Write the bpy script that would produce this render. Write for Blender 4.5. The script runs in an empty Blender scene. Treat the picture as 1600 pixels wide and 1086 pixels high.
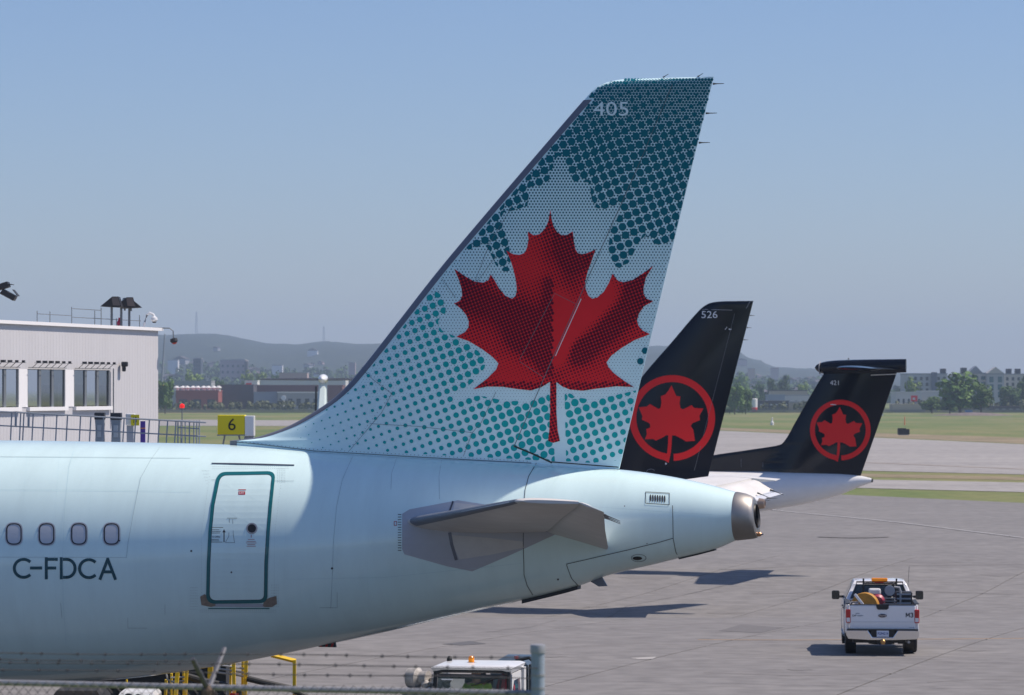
import bpy, bmesh, math, random
from mathutils import Vector, Matrix
from mathutils.geometry import tessellate_polygon

random.seed(7)
R = math.radians
SC = bpy.context.scene
COL = SC.collection

# ------------------------------------------------------------------ camera, sky, sun, exposure
F, HZ, CZ = 5150.0, 610.0, 6.75          # focal length in photo pixels, horizon row, eye height
cam_d = bpy.data.cameras.new("camera")
cam = bpy.data.objects.new("camera", cam_d); COL.objects.link(cam)
cam.location = (0, 0, CZ); cam.rotation_euler = (R(90), 0, 0)
cam_d.sensor_width = 36.0; cam_d.lens = F / 1600.0 * 36.0
cam_d.shift_y = (HZ - 543.0) / 1600.0
cam_d.clip_start = 0.5; cam_d.clip_end = 40000
cam_d.dof.use_dof = True; cam_d.dof.focus_distance = 50.0; cam_d.dof.aperture_fstop = 5.6
SC.camera = cam

SUN = Vector((0.666, 0.05, 1.0)).normalized()
W = bpy.data.worlds.new("World"); SC.world = W; W.use_nodes = True
nt = W.node_tree; nt.nodes.clear()
sky = nt.nodes.new("ShaderNodeTexSky"); sky.sky_type = 'NISHITA'; sky.sun_disc = False
sky.sun_elevation = math.asin(SUN.z); sky.sun_rotation = math.atan2(SUN.x, SUN.y)
sky.altitude = 30; sky.air_density = 1.0; sky.dust_density = 0.45; sky.ozone_density = 9.0
bg = nt.nodes.new("ShaderNodeBackground"); bg.inputs[1].default_value = 0.102
wo = nt.nodes.new("ShaderNodeOutputWorld")
tint = nt.nodes.new("ShaderNodeVectorMath"); tint.operation = 'MULTIPLY'; tint.inputs[1].default_value = (1.10, 1.0, 1.045)
nt.links.new(sky.outputs[0], tint.inputs[0]); nt.links.new(tint.outputs[0], bg.inputs[0]); nt.links.new(bg.outputs[0], wo.inputs[0])

sun_d = bpy.data.lights.new("sun", 'SUN'); sun_d.energy = 4.9; sun_d.angle = R(0.53); sun_d.color = (1.0, 0.88, 0.76)
sun_o = bpy.data.objects.new("sun", sun_d); COL.objects.link(sun_o)
sun_o.rotation_euler = SUN.to_track_quat('Z', 'Y').to_euler(); sun_o.location = (200, 50, 250)

SC.view_settings.view_transform = 'Standard'; SC.view_settings.look = 'None'
SC.view_settings.exposure = 0.10; SC.view_settings.gamma = 1.0; SC.view_settings.use_curve_mapping = False
SC.render.engine = 'CYCLES'
SC.cycles.use_denoising = True
SC.cycles.max_bounces = 8; SC.cycles.volume_bounces = 0
SC.cycles.transparent_max_bounces = 12

# ------------------------------------------------------------------ materials
def lin(c):
    if isinstance(c, str):
        c = tuple(int(c[i:i+2], 16)/255 for i in (0, 2, 4))
        return tuple(x/12.92 if x <= .04045 else ((x+.055)/1.055)**2.4 for x in c)
    return c
MATS = {}
def mat(name, col, rough=.5, metal=0., coat=0., var=0., scale=4., bump=0., bscale=30., spec=.5, stretch=(1,1,1), objrand=0., emit=0.):
    if name in MATS: return MATS[name]
    m = bpy.data.materials.new(name); m.use_nodes = True; MATS[name] = m
    n = m.node_tree.nodes; l = m.node_tree.links; b = n["Principled BSDF"]
    c = lin(col)
    b.inputs["Base Color"].default_value = (*c, 1); b.inputs["Roughness"].default_value = rough
    b.inputs["Metallic"].default_value = metal; b.inputs["Coat Weight"].default_value = coat
    b.inputs["Coat Roughness"].default_value = .06
    b.inputs["Specular IOR Level"].default_value = spec
    if emit:
        b.inputs["Emission Color"].default_value = (*c, 1); b.inputs["Emission Strength"].default_value = emit
    if var or bump or objrand:
        tc = n.new("ShaderNodeTexCoord"); mp = n.new("ShaderNodeMapping"); mp.inputs["Scale"].default_value = stretch
        l.new(tc.outputs["Object"], mp.inputs[0])
    last = None
    if var:
        nz = n.new("ShaderNodeTexNoise"); nz.inputs["Scale"].default_value = scale; nz.inputs["Detail"].default_value = 6
        nz.inputs["Roughness"].default_value = .62
        l.new(mp.outputs[0], nz.inputs[0])
        mr = n.new("ShaderNodeMapRange"); mr.inputs[1].default_value = .3; mr.inputs[2].default_value = .7
        mr.inputs[3].default_value = 1-var; mr.inputs[4].default_value = 1+var
        l.new(nz.outputs[0], mr.inputs[0]); last = mr.outputs[0]
    if objrand:
        oi = n.new("ShaderNodeObjectInfo"); m2 = n.new("ShaderNodeMapRange")
        m2.inputs[3].default_value = 1-objrand; m2.inputs[4].default_value = 1+objrand
        l.new(oi.outputs["Random"], m2.inputs[0])
        if last:
            mm = n.new("ShaderNodeMath"); mm.operation = 'MULTIPLY'; l.new(last, mm.inputs[0]); l.new(m2.outputs[0], mm.inputs[1]); last = mm.outputs[0]
        else: last = m2.outputs[0]
    if last:
        mx = n.new("ShaderNodeVectorMath"); mx.operation = 'SCALE'; mx.inputs[0].default_value = c
        l.new(last, mx.inputs["Scale"]); l.new(mx.outputs[0], b.inputs["Base Color"])
    if bump:
        nb = n.new("ShaderNodeTexNoise"); nb.inputs["Scale"].default_value = bscale; nb.inputs["Detail"].default_value = 4
        l.new(mp.outputs[0], nb.inputs[0])
        bp = n.new("ShaderNodeBump"); bp.inputs["Strength"].default_value = bump; bp.inputs["Distance"].default_value = .02
        l.new(nb.outputs[0], bp.inputs["Height"]); l.new(bp.outputs[0], b.inputs["Normal"])
    return m

def two_tone(name, c1, c2, scale, rough=.9, lo=.42, hi=.6, fine=None, stretch=(1,1,1), bump=0., bscale=20.):
    """two colours mixed by noise, with an optional finer noise"""
    m = mat(name, c1, rough); n = m.node_tree.nodes; l = m.node_tree.links; b = n["Principled BSDF"]
    tc = n.new("ShaderNodeTexCoord"); mp = n.new("ShaderNodeMapping"); mp.inputs["Scale"].default_value = stretch
    l.new(tc.outputs["Object"], mp.inputs[0])
    nz = n.new("ShaderNodeTexNoise"); nz.inputs["Scale"].default_value = scale; nz.inputs["Detail"].default_value = 8; nz.inputs["Roughness"].default_value = .65
    l.new(mp.outputs[0], nz.inputs[0])
    mr = n.new("ShaderNodeMapRange"); mr.inputs[1].default_value = lo; mr.inputs[2].default_value = hi; l.new(nz.outputs[0], mr.inputs[0])
    mix = n.new("ShaderNodeMix"); mix.data_type = 'RGBA'
    mix.inputs[6].default_value = (*lin(c1), 1); mix.inputs[7].default_value = (*lin(c2), 1)
    l.new(mr.outputs[0], mix.inputs[0]); out = mix.outputs[2]
    if fine:
        nf = n.new("ShaderNodeTexNoise"); nf.inputs["Scale"].default_value = fine; nf.inputs["Detail"].default_value = 5
        l.new(tc.outputs["Object"], nf.inputs[0])
        m2 = n.new("ShaderNodeMapRange"); m2.inputs[1].default_value = .3; m2.inputs[2].default_value = .7; m2.inputs[3].default_value = .82; m2.inputs[4].default_value = 1.18
        l.new(nf.outputs[0], m2.inputs[0])
        sc = n.new("ShaderNodeVectorMath"); sc.operation = 'SCALE'; l.new(out, sc.inputs[0]); l.new(m2.outputs[0], sc.inputs["Scale"]); out = sc.outputs[0]
    l.new(out, b.inputs["Base Color"])
    return m

def glass(name, tint=(.7,.8,.8), amount=.25, rough=.02):
    m = bpy.data.materials.new(name); m.use_nodes = True; n = m.node_tree.nodes; l = m.node_tree.links; n.clear()
    tr = n.new("ShaderNodeBsdfTransparent"); tr.inputs[0].default_value = (*tint, 1)
    gl = n.new("ShaderNodeBsdfGlossy"); gl.inputs["Roughness"].default_value = rough
    fr = n.new("ShaderNodeFresnel"); fr.inputs[0].default_value = 1.5
    ad = n.new("ShaderNodeMath"); ad.operation = 'ADD'; ad.inputs[1].default_value = amount; l.new(fr.outputs[0], ad.inputs[0])
    mx = n.new("ShaderNodeMixShader"); l.new(ad.outputs[0], mx.inputs[0]); l.new(tr.outputs[0], mx.inputs[1]); l.new(gl.outputs[0], mx.inputs[2])
    o = n.new("ShaderNodeOutputMaterial"); l.new(mx.outputs[0], o.inputs[0]); MATS[name] = m
    return m

# ------------------------------------------------------------------ mesh helpers
class MB:
    def __init__(s): s.v = []; s.f = []
    def add(s, vs, fs):
        k = len(s.v); s.v += [tuple(p) for p in vs]; s.f += [tuple(i+k for i in f) for f in fs]; return s
    def box(s, c, d, rz=0., m=None):
        x, y, z = d[0]/2, d[1]/2, d[2]/2
        vs = [Vector((sx*x, sy*y, sz*z)) for sz in (-1, 1) for sy in (-1, 1) for sx in (-1, 1)]
        if m is not None: vs = [m @ p for p in vs]
        if rz: vs = [Matrix.Rotation(rz, 3, 'Z') @ p for p in vs]
        vs = [p + Vector(c) for p in vs]
        return s.add(vs, [(0,2,3,1),(4,5,7,6),(0,1,5,4),(2,6,7,3),(0,4,6,2),(1,3,7,5)])
    def box2(s, a, b):
        return s.box([(a[i]+b[i])/2 for i in range(3)], [abs(b[i]-a[i]) for i in range(3)])
    def tube(s, pts, r, n=8, cap=True):
        pts = [Vector(p) for p in pts]; rs = r if isinstance(r, (list, tuple)) else [r]*len(pts); k = len(s.v); N = len(pts)
        up = Vector((0, 0, 1))
        for i, p in enumerate(pts):
            d = (pts[min(i+1, N-1)] - pts[max(i-1, 0)]).normalized()
            a = d.cross(up if abs(d.z) < .95 else Vector((1, 0, 0))).normalized(); b = a.cross(d)
            for j in range(n):
                t = 2*math.pi*j/n; s.v.append(tuple(p + (a*math.cos(t) + b*math.sin(t))*rs[i]))
        for i in range(N-1):
            for j in range(n):
                s.f.append((k+i*n+j, k+i*n+(j+1) % n, k+(i+1)*n+(j+1) % n, k+(i+1)*n+j))
        if cap: s.f.append(tuple(k+j for j in range(n))[::-1]); s.f.append(tuple(k+(N-1)*n+j for j in range(n)))
        return s
    def rings(s, rings, cap0=True, cap1=True):
        k = len(s.v); n = len(rings[0])
        for r in rings: s.v += [tuple(p) for p in r]
        for i in range(len(rings)-1):
            for j in range(n):
                s.f.append((k+i*n+j, k+i*n+(j+1) % n, k+(i+1)*n+(j+1) % n, k+(i+1)*n+j))
        if cap0: s.f.append(tuple(k+j for j in range(n))[::-1])
        if cap1: s.f.append(tuple(k+(len(rings)-1)*n+j for j in range(n)))
        return s
    def lathe(s, prof, c, axis, n=20):
        """prof: list of (distance along axis, radius)"""
        ax = Vector(axis).normalized(); a = ax.cross(Vector((0, 0, 1)) if abs(ax.z) < .9 else Vector((1, 0, 0))).normalized(); b = a.cross(ax); c = Vector(c)
        return s.rings([[c + ax*d + (a*math.cos(2*math.pi*j/n) + b*math.sin(2*math.pi*j/n))*r for j in range(n)] for d, r in prof])
    def prism(s, poly, f0, f1):
        """poly 2-D; f0/f1 map a 2-D point to 3-D for the two ends"""
        k = len(s.v); n = len(poly)
        s.v += [tuple(f0(p)) for p in poly] + [tuple(f1(p)) for p in poly]
        for j in range(n): s.f.append((k+j, k+(j+1) % n, k+n+(j+1) % n, k+n+j))
        tri = tessellate_polygon([[Vector((p[0], p[1], 0)) for p in poly]])
        for t in tri: s.f.append((k+t[0], k+t[1], k+t[2])); s.f.append((k+n+t[2], k+n+t[1], k+n+t[0]))
        return s

def link(name, me, parent=None, **kw):
    o = bpy.data.objects.new(name, me); COL.objects.link(o)
    if parent is not None: o.parent = parent
    for k, v in kw.items(): o[k] = v
    return o

def obj(name, mb, material, parent=None, smooth=False, bevel=0., sharp=35, fix=True, **kw):
    me = bpy.data.meshes.new(name); me.from_pydata(mb.v, [], mb.f); me.validate(verbose=False)
    if fix:
        bm = bmesh.new(); bm.from_mesh(me); bmesh.ops.recalc_face_normals(bm, faces=bm.faces); bm.to_mesh(me); bm.free()
    if smooth:
        me.polygons.foreach_set("use_smooth", [True]*len(me.polygons))
        try: me.set_sharp_from_angle(angle=R(sharp))
        except Exception: pass
    me.materials.append(material)
    o = link(name, me, parent, **kw)
    if bevel:
        b = o.modifiers.new("bevel", 'BEVEL'); b.width = bevel; b.segments = 2; b.limit_method = 'ANGLE'; b.angle_limit = R(40)
    return o

def empty(name, loc=(0, 0, 0), rz=0., label=None, cat=None, group=None):
    e = bpy.data.objects.new(name, None); COL.objects.link(e); e.location = loc; e.rotation_euler = (0, 0, rz); e.empty_display_size = .2
    if label: e["label"] = label
    if cat: e["category"] = cat
    if group: e["group"] = group
    return e
def tag(o, label, cat, group=None):
    o["label"] = label; o["category"] = cat
    if group: o["group"] = group
    return o

def at(px, py, Y): return Vector(((px-800)/F*Y, Y, CZ-(py-HZ)/F*Y))
def pchip(pts):
    xs = [p[0] for p in pts]; ys = [p[1] for p in pts]; n = len(xs)
    h = [xs[i+1]-xs[i] for i in range(n-1)]; d = [(ys[i+1]-ys[i])/h[i] for i in range(n-1)]
    m = [d[0]] + [0 if d[i-1]*d[i] <= 0 else 3*(h[i-1]+h[i])/((2*h[i]+h[i-1])/d[i-1]+(h[i]+2*h[i-1])/d[i]) for i in range(1, n-1)] + [d[-1]]
    def f(x):
        if x <= xs[0]: return ys[0]
        if x >= xs[-1]: return ys[-1]
        i = 0
        while xs[i+1] < x: i += 1
        t = (x-xs[i])/h[i]
        return ys[i]*(1+2*t)*(1-t)**2 + h[i]*m[i]*t*(1-t)**2 + ys[i+1]*t*t*(3-2*t) + h[i]*m[i+1]*t*t*(t-1)
    return f
def lerp_tab(pts):
    def f(x):
        if x <= pts[0][0]: return pts[0][1]
        for a, b in zip(pts, pts[1:]):
            if x <= b[0]: return a[1] + (b[1]-a[1])*(x-a[0])/(b[0]-a[0])
        return pts[-1][1]
    return f
def smooth01(t): t = max(0., min(1., t)); return t*t*(3-2*t)
def inside(p, poly):
    x, y = p; c = False; j = len(poly)-1
    for i in range(len(poly)):
        xi, yi = poly[i]; xj, yj = poly[j]
        if (yi > y) != (yj > y) and x < (xj-xi)*(y-yi)/(yj-yi)+xi: c = not c
        j = i
    return c
def round_poly(pts, r, n=5):
    """rounded corners"""
    out = []
    N = len(pts)
    for i in range(N):
        p0, p1, p2 = (Vector(pts[i-1]), Vector(pts[i]), Vector(pts[(i+1) % N]))
        a = p1 + (p0-p1).normalized()*r; b = p1 + (p2-p1).normalized()*r
        for k in range(n+1):
            t = k/n; out.append(tuple(a*(1-t)**2 + p1*2*t*(1-t) + b*t*t))
    return out
def ribbon(pts, w):
    """2-D strip polygons along a polyline"""
    out = []
    for (x0, y0), (x1, y1) in zip(pts, pts[1:]):
        dx, dy = x1-x0, y1-y0; L = math.hypot(dx, dy) or 1; nx, ny = -dy/L*w/2, dx/L*w/2; ex, ey = dx/L*w*.2, dy/L*w*.2
        out.append([(x0+nx-ex, y0+ny-ey), (x1+nx+ex, y1+ny+ey), (x1-nx+ex, y1-ny+ey), (x0-nx-ex, y0-ny-ey)])
    return out
def ring_poly(outer, inner):
    """quads between two matching closed loops"""
    n = len(outer)
    return [[outer[i], outer[(i+1) % n], inner[(i+1) % n], inner[i]] for i in range(n)]

def decal(name, polys, fmap, material, parent, cell=None, faces2d=None, **kw):
    """flat paint: 2-D polygons cut into cells and laid onto a curved surface by fmap"""
    bm = bmesh.new()
    if faces2d:
        vs = [bm.verts.new((p[0], p[1], 0)) for p in faces2d[0]]
        for f in faces2d[1]:
            try: bm.faces.new([vs[i] for i in f])
            except ValueError: pass
        bmesh.ops.triangulate(bm, faces=bm.faces[:])
    for poly in polys:
        if len(poly) <= 4 or kw.get("convex"):
            bm.faces.new([bm.verts.new((p[0], p[1], 0)) for p in poly])
        else:
            vs = [bm.verts.new((p[0], p[1], 0)) for p in poly]
            for t in tessellate_polygon([[Vector((p[0], p[1], 0)) for p in poly]]):
                try: bm.faces.new([vs[i] for i in t])
                except ValueError: pass
    kw.pop("convex", None)
    if cell:
        xs = [v.co.x for v in bm.verts]; ys = [v.co.y for v in bm.verts]
        for k in range(2):
            lo, hi = (min(xs), max(xs)) if k == 0 else (min(ys), max(ys))
            t = math.floor(lo/cell)*cell + cell
            while t < hi:
                co = (t, 0, 0) if k == 0 else (0, t, 0); no = (1, 0, 0) if k == 0 else (0, 1, 0)
                bmesh.ops.bisect_plane(bm, geom=bm.verts[:]+bm.edges[:]+bm.faces[:], plane_co=co, plane_no=no)
                t += cell
    for v in bm.verts: v.co = fmap(v.co.x, v.co.y)
    me = bpy.data.meshes.new(name); bm.to_mesh(me); bm.free(); me.materials.append(material)
    return link(name, me, parent, **kw)

def text2d(s, bold=0.):
    cu = bpy.data.curves.new("t", 'FONT'); cu.body = s; cu.resolution_u = 3; cu.offset = bold
    o = bpy.data.objects.new("t", cu); COL.objects.link(o)
    bpy.context.view_layer.update()
    me = bpy.data.meshes.new_from_object(o.evaluated_get(bpy.context.evaluated_depsgraph_get()))
    vs = [(v.co.x, v.co.y) for v in me.vertices]; fs = [tuple(p.vertices) for p in me.polygons]
    bpy.data.objects.remove(o); bpy.data.curves.remove(cu); bpy.data.meshes.remove(me)
    x0 = min(v[0] for v in vs); x1 = max(v[0] for v in vs); y0 = min(v[1] for v in vs); y1 = max(v[1] for v in vs)
    return [((v[0]-x0)/(x1-x0), (v[1]-y0)/(y1-y0)) for v in vs], fs       # normalised to 0..1
def text_in(s, x0, ytop, x1, ybot, bold=0.):
    vs, fs = text2d(s, bold); return [(x0+(x1-x0)*a, ybot+(ytop-ybot)*b) for a, b in vs], fs

# ------------------------------------------------------------------ shared materials
M = dict(
  ice=mat("ice_blue_paint", (.70,.895,.885), .24, coat=.75, var=.04, scale=1.6, stretch=(2.2,.6,.5), bump=.035, bscale=1.0),
  finpaint=mat("fin_paint", (.68,.92,.97), .45, spec=.2, var=.03, scale=1.5),
  teal=mat("teal_dark", (.003,.155,.205), .5, spec=.12),
  turq=mat("turquoise", (.006,.40,.41), .5, spec=.12),
  tealsmall=mat("teal_small", (.003,.135,.19), .5, spec=.12),
  red=mat("leaf_red", (.74,.022,.032), .5, spec=.15, var=.06, scale=2),
  maroon=mat("leaf_maroon", (.10,.006,.024), .5, spec=.12),
  letter=mat("registration_teal", (.008,.075,.10), .4),
  band=mat("door_band_teal", (.006,.14,.155), .35, coat=.5),
  dark=mat("dark_line", (.03,.035,.045), .6),
  line=mat("panel_line", (.11,.15,.18), .6),
  greymetal=mat("edge_grey", (.17,.18,.22), .42, metal=.3),
  stab=mat("stab_grey", (.66,.65,.63), .42, var=.07, scale=2.5, stretch=(1,1,1)),
  plate=mat("trim_plate", (.44,.46,.51), .5, var=.05, scale=3),
  steel=mat("brushed_steel", (.38,.36,.34), .5, metal=1., var=.08, scale=6),
  black=mat("black", (.008,.009,.011), .5),
  blackpaint=mat("black_gloss_paint", (.004,.007,.016), .16, coat=.26, spec=.15, bump=.22, bscale=.8, stretch=(1,1,.3)),
  logored=mat("logo_red", (.82,.018,.022), .35, spec=.2),
  white=mat("white_paint", (.80,.81,.82), .3, coat=.5, var=.03, scale=2),
  whitetext=mat("white_lettering", (.75,.78,.82), .5),
  paletext=mat("pale_lettering", (.74,.92,.97), .5),
  rubber=mat("rubber", (.018,.018,.02), .85),
  chrome=mat("chrome", (.75,.76,.78), .12, metal=1.),
  amber=mat("amber_lens", (.75,.24,.01), .2, emit=.25),
  redlens=mat("red_lens", (.45,.01,.015), .15, coat=.5),
  whitelens=mat("white_lens", (.75,.75,.77), .15),
  yellow=mat("safety_yellow", (.78,.50,.01), .45, var=.1, scale=8),
  signyellow=mat("sign_yellow", (.85,.70,.01), .5),
  galv=mat("galvanised", (.33,.34,.36), .5, metal=.35, var=.15, scale=10),
  galvblue=mat("galvanised_post", (.30,.36,.44), .6, metal=.15, var=.15, scale=10),
  rust=mat("weathered_wire", (.10,.10,.11), .7, metal=.4, var=.3, scale=20),
  hose=mat("black_hose", (.015,.016,.018), .6),
  orange=mat("hose_orange", (.42,.20,.02), .6, var=.15, scale=8),
  pinkred=mat("tank_red", (.34,.04,.08), .4),
  greycab=mat("cabinet_grey", (.27,.31,.36), .5),
  wallwhite=mat("metal_cladding", (.54,.54,.56), .5, var=.035, scale=.5, stretch=(3,3,.4)),
  capwhite=mat("parapet_white", (.80,.80,.81), .45),
  frame=mat("window_frame", (.19,.21,.23), .45, metal=.3),
  concrete=mat("concrete", (.36,.35,.34), .85, var=.1, scale=2),
  purple=mat("purple_banner", (.10,.05,.33), .6),
  tangerine=mat("orange_band", (.75,.28,.10), .6),
  hivis=mat("hi_vis", (.36,.62,.03), .6),
  skin=mat("skin", (.45,.26,.19), .55),
  navy=mat("navy_cloth", (.02,.03,.06), .8),
  asphalt=mat("dark_asphalt_patch", (.135,.13,.13), .9, var=.1, scale=3),
)
TGLASS = glass("terminal_glass", (.55,.68,.64), .42, .03)
GLASS = glass("clear_glass", (.70,.78,.78), .16)
WINGLASS = mat("dark_window_glass", (.03,.045,.045), .05, coat=1.)
CABGLASS = mat("tinted_glass", (.012,.02,.022), .04, coat=.6)

# ------------------------------------------------------------------ ground
gz = pchip([(-300, 3.2), (19.5, 3.2), (30, .3), (50, .15), (84, -.25), (111, -1.0), (127, -2.0), (138, -2.0), (155, -1.72), (170, -1.68), (30000, -1.68)])
def ground_hit(px, py):
    kx = (px-800)/F; kz = -(py-HZ)/F; lo, hi = 28., 20000.
    for _ in range(60):
        m = (lo+hi)/2
        if CZ + kz*m > gz(m): lo = m
        else: hi = m
    return Vector((kx*lo, lo, gz(lo)))
GRASS = two_tone("airfield_grass", (.095,.140,.026), (.205,.185,.072), .03, .95, .40, .66, fine=.6, stretch=(1,.35,1))
def strip_mesh(ys, x0, x1, dz=0.):
    mb = MB()
    for i in range(len(ys)-1):
        a, b = ys[i], ys[i+1]
        mb.add([(x0, a, gz(a)+dz), (x1, a, gz(a)+dz), (x1, b, gz(b)+dz), (x0, b, gz(b)+dz)], [(0, 1, 2, 3)])
    return mb
ys = [-300, 0, 15, 19.5] + [20+i*1.5 for i in range(90)] + [160, 200, 300, 500, 1000, 2000, 3000, 6000, 9500]
obj("ground", strip_mesh(ys, -9000, 9000), GRASS, kind="structure", smooth=True)

APRON = two_tone("apron_concrete", (.162,.156,.154), (.196,.189,.185), .09, .88, .3, .7, fine=1.4, stretch=(.35,1.6,1))
# apron slabs laid on a slightly turned grid, as the sealed joints run
GA = R(16.6); ca, sa = math.cos(GA), math.sin(GA)
g_along = Vector((sa, ca)); g_across = Vector((ca, -sa))
p1 = ground_hit(1000, 1038); p2 = ground_hit(1600, 984)
a1 = Vector(p1[:2]).dot(g_across); a2 = Vector(p2[:2]).dot(g_across)
SW = a2-a1                                  # slab width from one joint to the next
apron = empty("apron", (0, 0, 0)); apron["kind"] = "structure"
SL = 9.0
for i in range(-4, 4):
    for j in range(3, 18):
        A0, A1 = a1+i*SW, a1+(i+1)*SW; L0, L1 = 3+j*SL, 3+(j+1)*SL
        gx, gy = .030, .010
        q = [(A0+gx, L0+gy), (A1-gx, L0+gy), (A1-gx, L1-gy), (A0+gx, L1-gy)]
        cxy = g_across*((A0+A1)/2) + g_along*((L0+L1)/2)
        if cxy.y < 68 or cxy.y > 172 or abs(cxy.x) > 12+cxy.y*.17: continue
        tops = []
        NS = 4
        vs = []; fs = []
        for k in range(NS+1):
            t = k/NS
            for aa in (q[0][0], q[1][0]):
                ll = q[0][1]+(q[2][1]-q[0][1])*t; P = g_across*aa + g_along*ll; vs.append((P.x, P.y, gz(P.y)+.06))
        for k in range(NS): fs.append((2*k, 2*k+1, 2*k+3, 2*k+2))
        n0 = len(vs); per = [0, 1] + [2*k+1 for k in range(1, NS+1)] + [2*k for k in range(NS, 0, -1)]
        vs += [(vs[m][0], vs[m][1], vs[m][2]-.05) for m in per]
        for m in range(len(per)):
            fs.append((per[m], per[(m+1) % len(per)], n0+(m+1) % len(per), n0+m))
        obj("slab", MB().add(vs, fs), APRON, apron)
obj("joint_bed", strip_mesh([31] + [33+i*2.5 for i in range(60)], -70, 70, .018), mat("joint_sealant", (.085,.08,.08), .8), apron)

def sheet(name, pts, z, material, **kw):
    """flat paved or planted sheet from points seen on the level ground"""
    vs = [(p.x, p.y, gz(p.y)+z) for p in pts]; fs = [t for t in tessellate_polygon([[Vector(v) for v in vs]])]
    return obj(name, MB().add(vs, fs), material, None, kind="structure", **kw)
def pxline(f, x0, x1, n=14): return [ground_hit(x0+(x1-x0)*k/n, f(x0+(x1-x0)*k/n)) for k in range(n+1)]
ln = lambda y0, x0, k: (lambda x: y0+(x-x0)*k)
e_apron = ln(774, 1327, .046); e_g1 = ln(763.5, 1360, .025); e_t2 = ln(750, 1366, .019); e_rn = ln(736, 1354, .024); e_rf = ln(684, 1366, .045)
# far apron: a wide sheet up to the first grass edge
far_edge = pxline(e_apron, 1000, 1900)
pts = [Vector((-120, 165, 0)), Vector((160, 165, 0))] + [far_edge[-1] + Vector((60, -20, 0))] + far_edge[::-1] + [Vector((-120, 330, 0))]
sheet("apron_outfield", pts, .035, APRON)
TAXI = two_tone("taxiway_asphalt", (.25,.238,.23), (.31,.296,.286), .05, .9, .35, .65, fine=.7, stretch=(.25,1.6,1))
sheet("taxiway_nearer", pxline(e_g1, 1000, 1950) + pxline(e_t2, 1000, 1950)[::-1], .035, TAXI)
sheet("runway", pxline(e_rn, 1000, 1950) + pxline(e_rf, 1000, 1950)[::-1], .035, TAXI)
sheet("taxiway_beyond_terminal", pxline(ln(665.5, 300, .002), -300, 800) + pxline(ln(655.8, 300, .007), -300, 800)[::-1], .035, TAXI)
BROWN = two_tone("dry_grass_verge", (.19,.155,.085), (.25,.20,.12), .05, .95, fine=.8)
sheet("verge_of_dry_grass", pxline(ln(746, 1366, .02), 1000, 1950) + pxline(ln(740.5, 1366, .022), 1000, 1950)[::-1], .02, BROWN)
sheet("verge_beside_runway", pxline(ln(683, 1366, .045), 1000, 1950) + pxline(ln(676.5, 1366, .034), 1000, 1950)[::-1], .02, BROWN)
obj("unseen_dark_ground", strip_mesh([21.5+i*1.5 for i in range(30)], -60, 60, .055), mat("low_bounce_dark", (.06,.06,.062), .85, var=.1, scale=2), kind="structure")  # unseen dark ground, added to cut bounce light on belly and tailplane
# worn painted lines on the pavement
PAINTW = mat("worn_white_paint", (.40,.40,.41), .8, var=.25, scale=2); PAINTO = mat("worn_orange_paint", (.27,.19,.12), .85, var=.2, scale=1.5)
def line_on_ground(name, pts, w, material, z=.066):
    P = [ground_hit(*p) for p in pts]; mb = MB()
    for a, b in zip(P, P[1:]):
        d = (b-a); n = max(1, int(d.length/6)); s = Vector((-d.y, d.x, 0)).normalized()*w/2
        for k in range(n):
            u = a+d*(k/n); v = a+d*((k+1)/n); zu = gz(u.y)+z; zv = gz(v.y)+z
            mb.add([(u.x+s.x, u.y+s.y, zu), (v.x+s.x, v.y+s.y, zv), (v.x-s.x, v.y-s.y, zv), (u.x-s.x, u.y-s.y, zu)], [(0, 1, 2, 3)])
    return obj(name, mb, material, None, kind="structure")
line_on_ground("lane_marking", [(1180, 794), (1225, 800), (1400, 817), (1600, 842)], .22, PAINTW)
line_on_ground("orange_marking", [(1090, 1003), (1240, 1003.5), (1600, 1001)], .20, PAINTO)
line_on_ground("runway_marking", [(1340, 723), (1600, 734)], .5, PAINTO)
line_on_ground("faint_marking", [(760, 991), (830, 983), (980, 949), (1200, 900)], .05, mat("faint_joint", (.14,.135,.135), .9))
line_on_ground("tyre_marks", [(960, 985), (1110, 977), (1330, 984)], .5, mat("tyre_smear", (.165,.158,.157), .9, var=.1, scale=.8))
line_on_ground("tyre_streak", [(1130, 892), (1260, 886), (1600, 884)], .7, mat("tyre_smear2", (.172,.165,.162), .9, var=.12, scale=.8))
TYR = mat("tyre_smear_soft", (.172,.164,.160), .9)
for pl, w_ in (([(1000, 948), (1040, 950), (1090, 955)], .35), ([(700, 985), (820, 978), (900, 986)], .3), ([(1180, 930), (1400, 925), (1600, 931)], .45), ([(880, 1015), (1000, 1009), (1150, 1014)], .25), ([(1100, 1055), (1250, 1060), (1400, 1056)], .12), ([(1450, 1070), (1530, 1066), (1600, 1067)], .12)):
    line_on_ground("tyre_marks", pl, w_, TYR, .064)
rs = random.Random(5)
for px_, py_, rr_ in ((1010, 905, .9), (1130, 960, .6), (1490, 955, .8), (1250, 1050, .3), (1520, 1020, .35), (930, 950, .5), (1460, 880, 1.2), (1330, 840, 1.6), (860, 1030, .3), (1560, 900, .9)):
    c_ = ground_hit(px_, py_)
    sheet("oil_stain", [c_+Vector((rr_*rs.uniform(.6, 1.2)*math.cos(t)*1.3, rr_*rs.uniform(.6, 1.2)*math.sin(t), 0)) for t in [2*math.pi*k/11 for k in range(11)]], .0655, mat("stain_faint", (.166,.158,.154), .8))
sheet("asphalt_patch", [ground_hit(*p) for p in ((1123, 989), (1187, 992.5), (1224, 983.5), (1158, 979))], .067, M["asphalt"])
sheet("oil_stain", [ground_hit(*p) for p in ((690, 1010), (735, 1005), (760, 1009.5), (720, 1012))], .067, mat("oil", (.10,.098,.098), .7))
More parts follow.
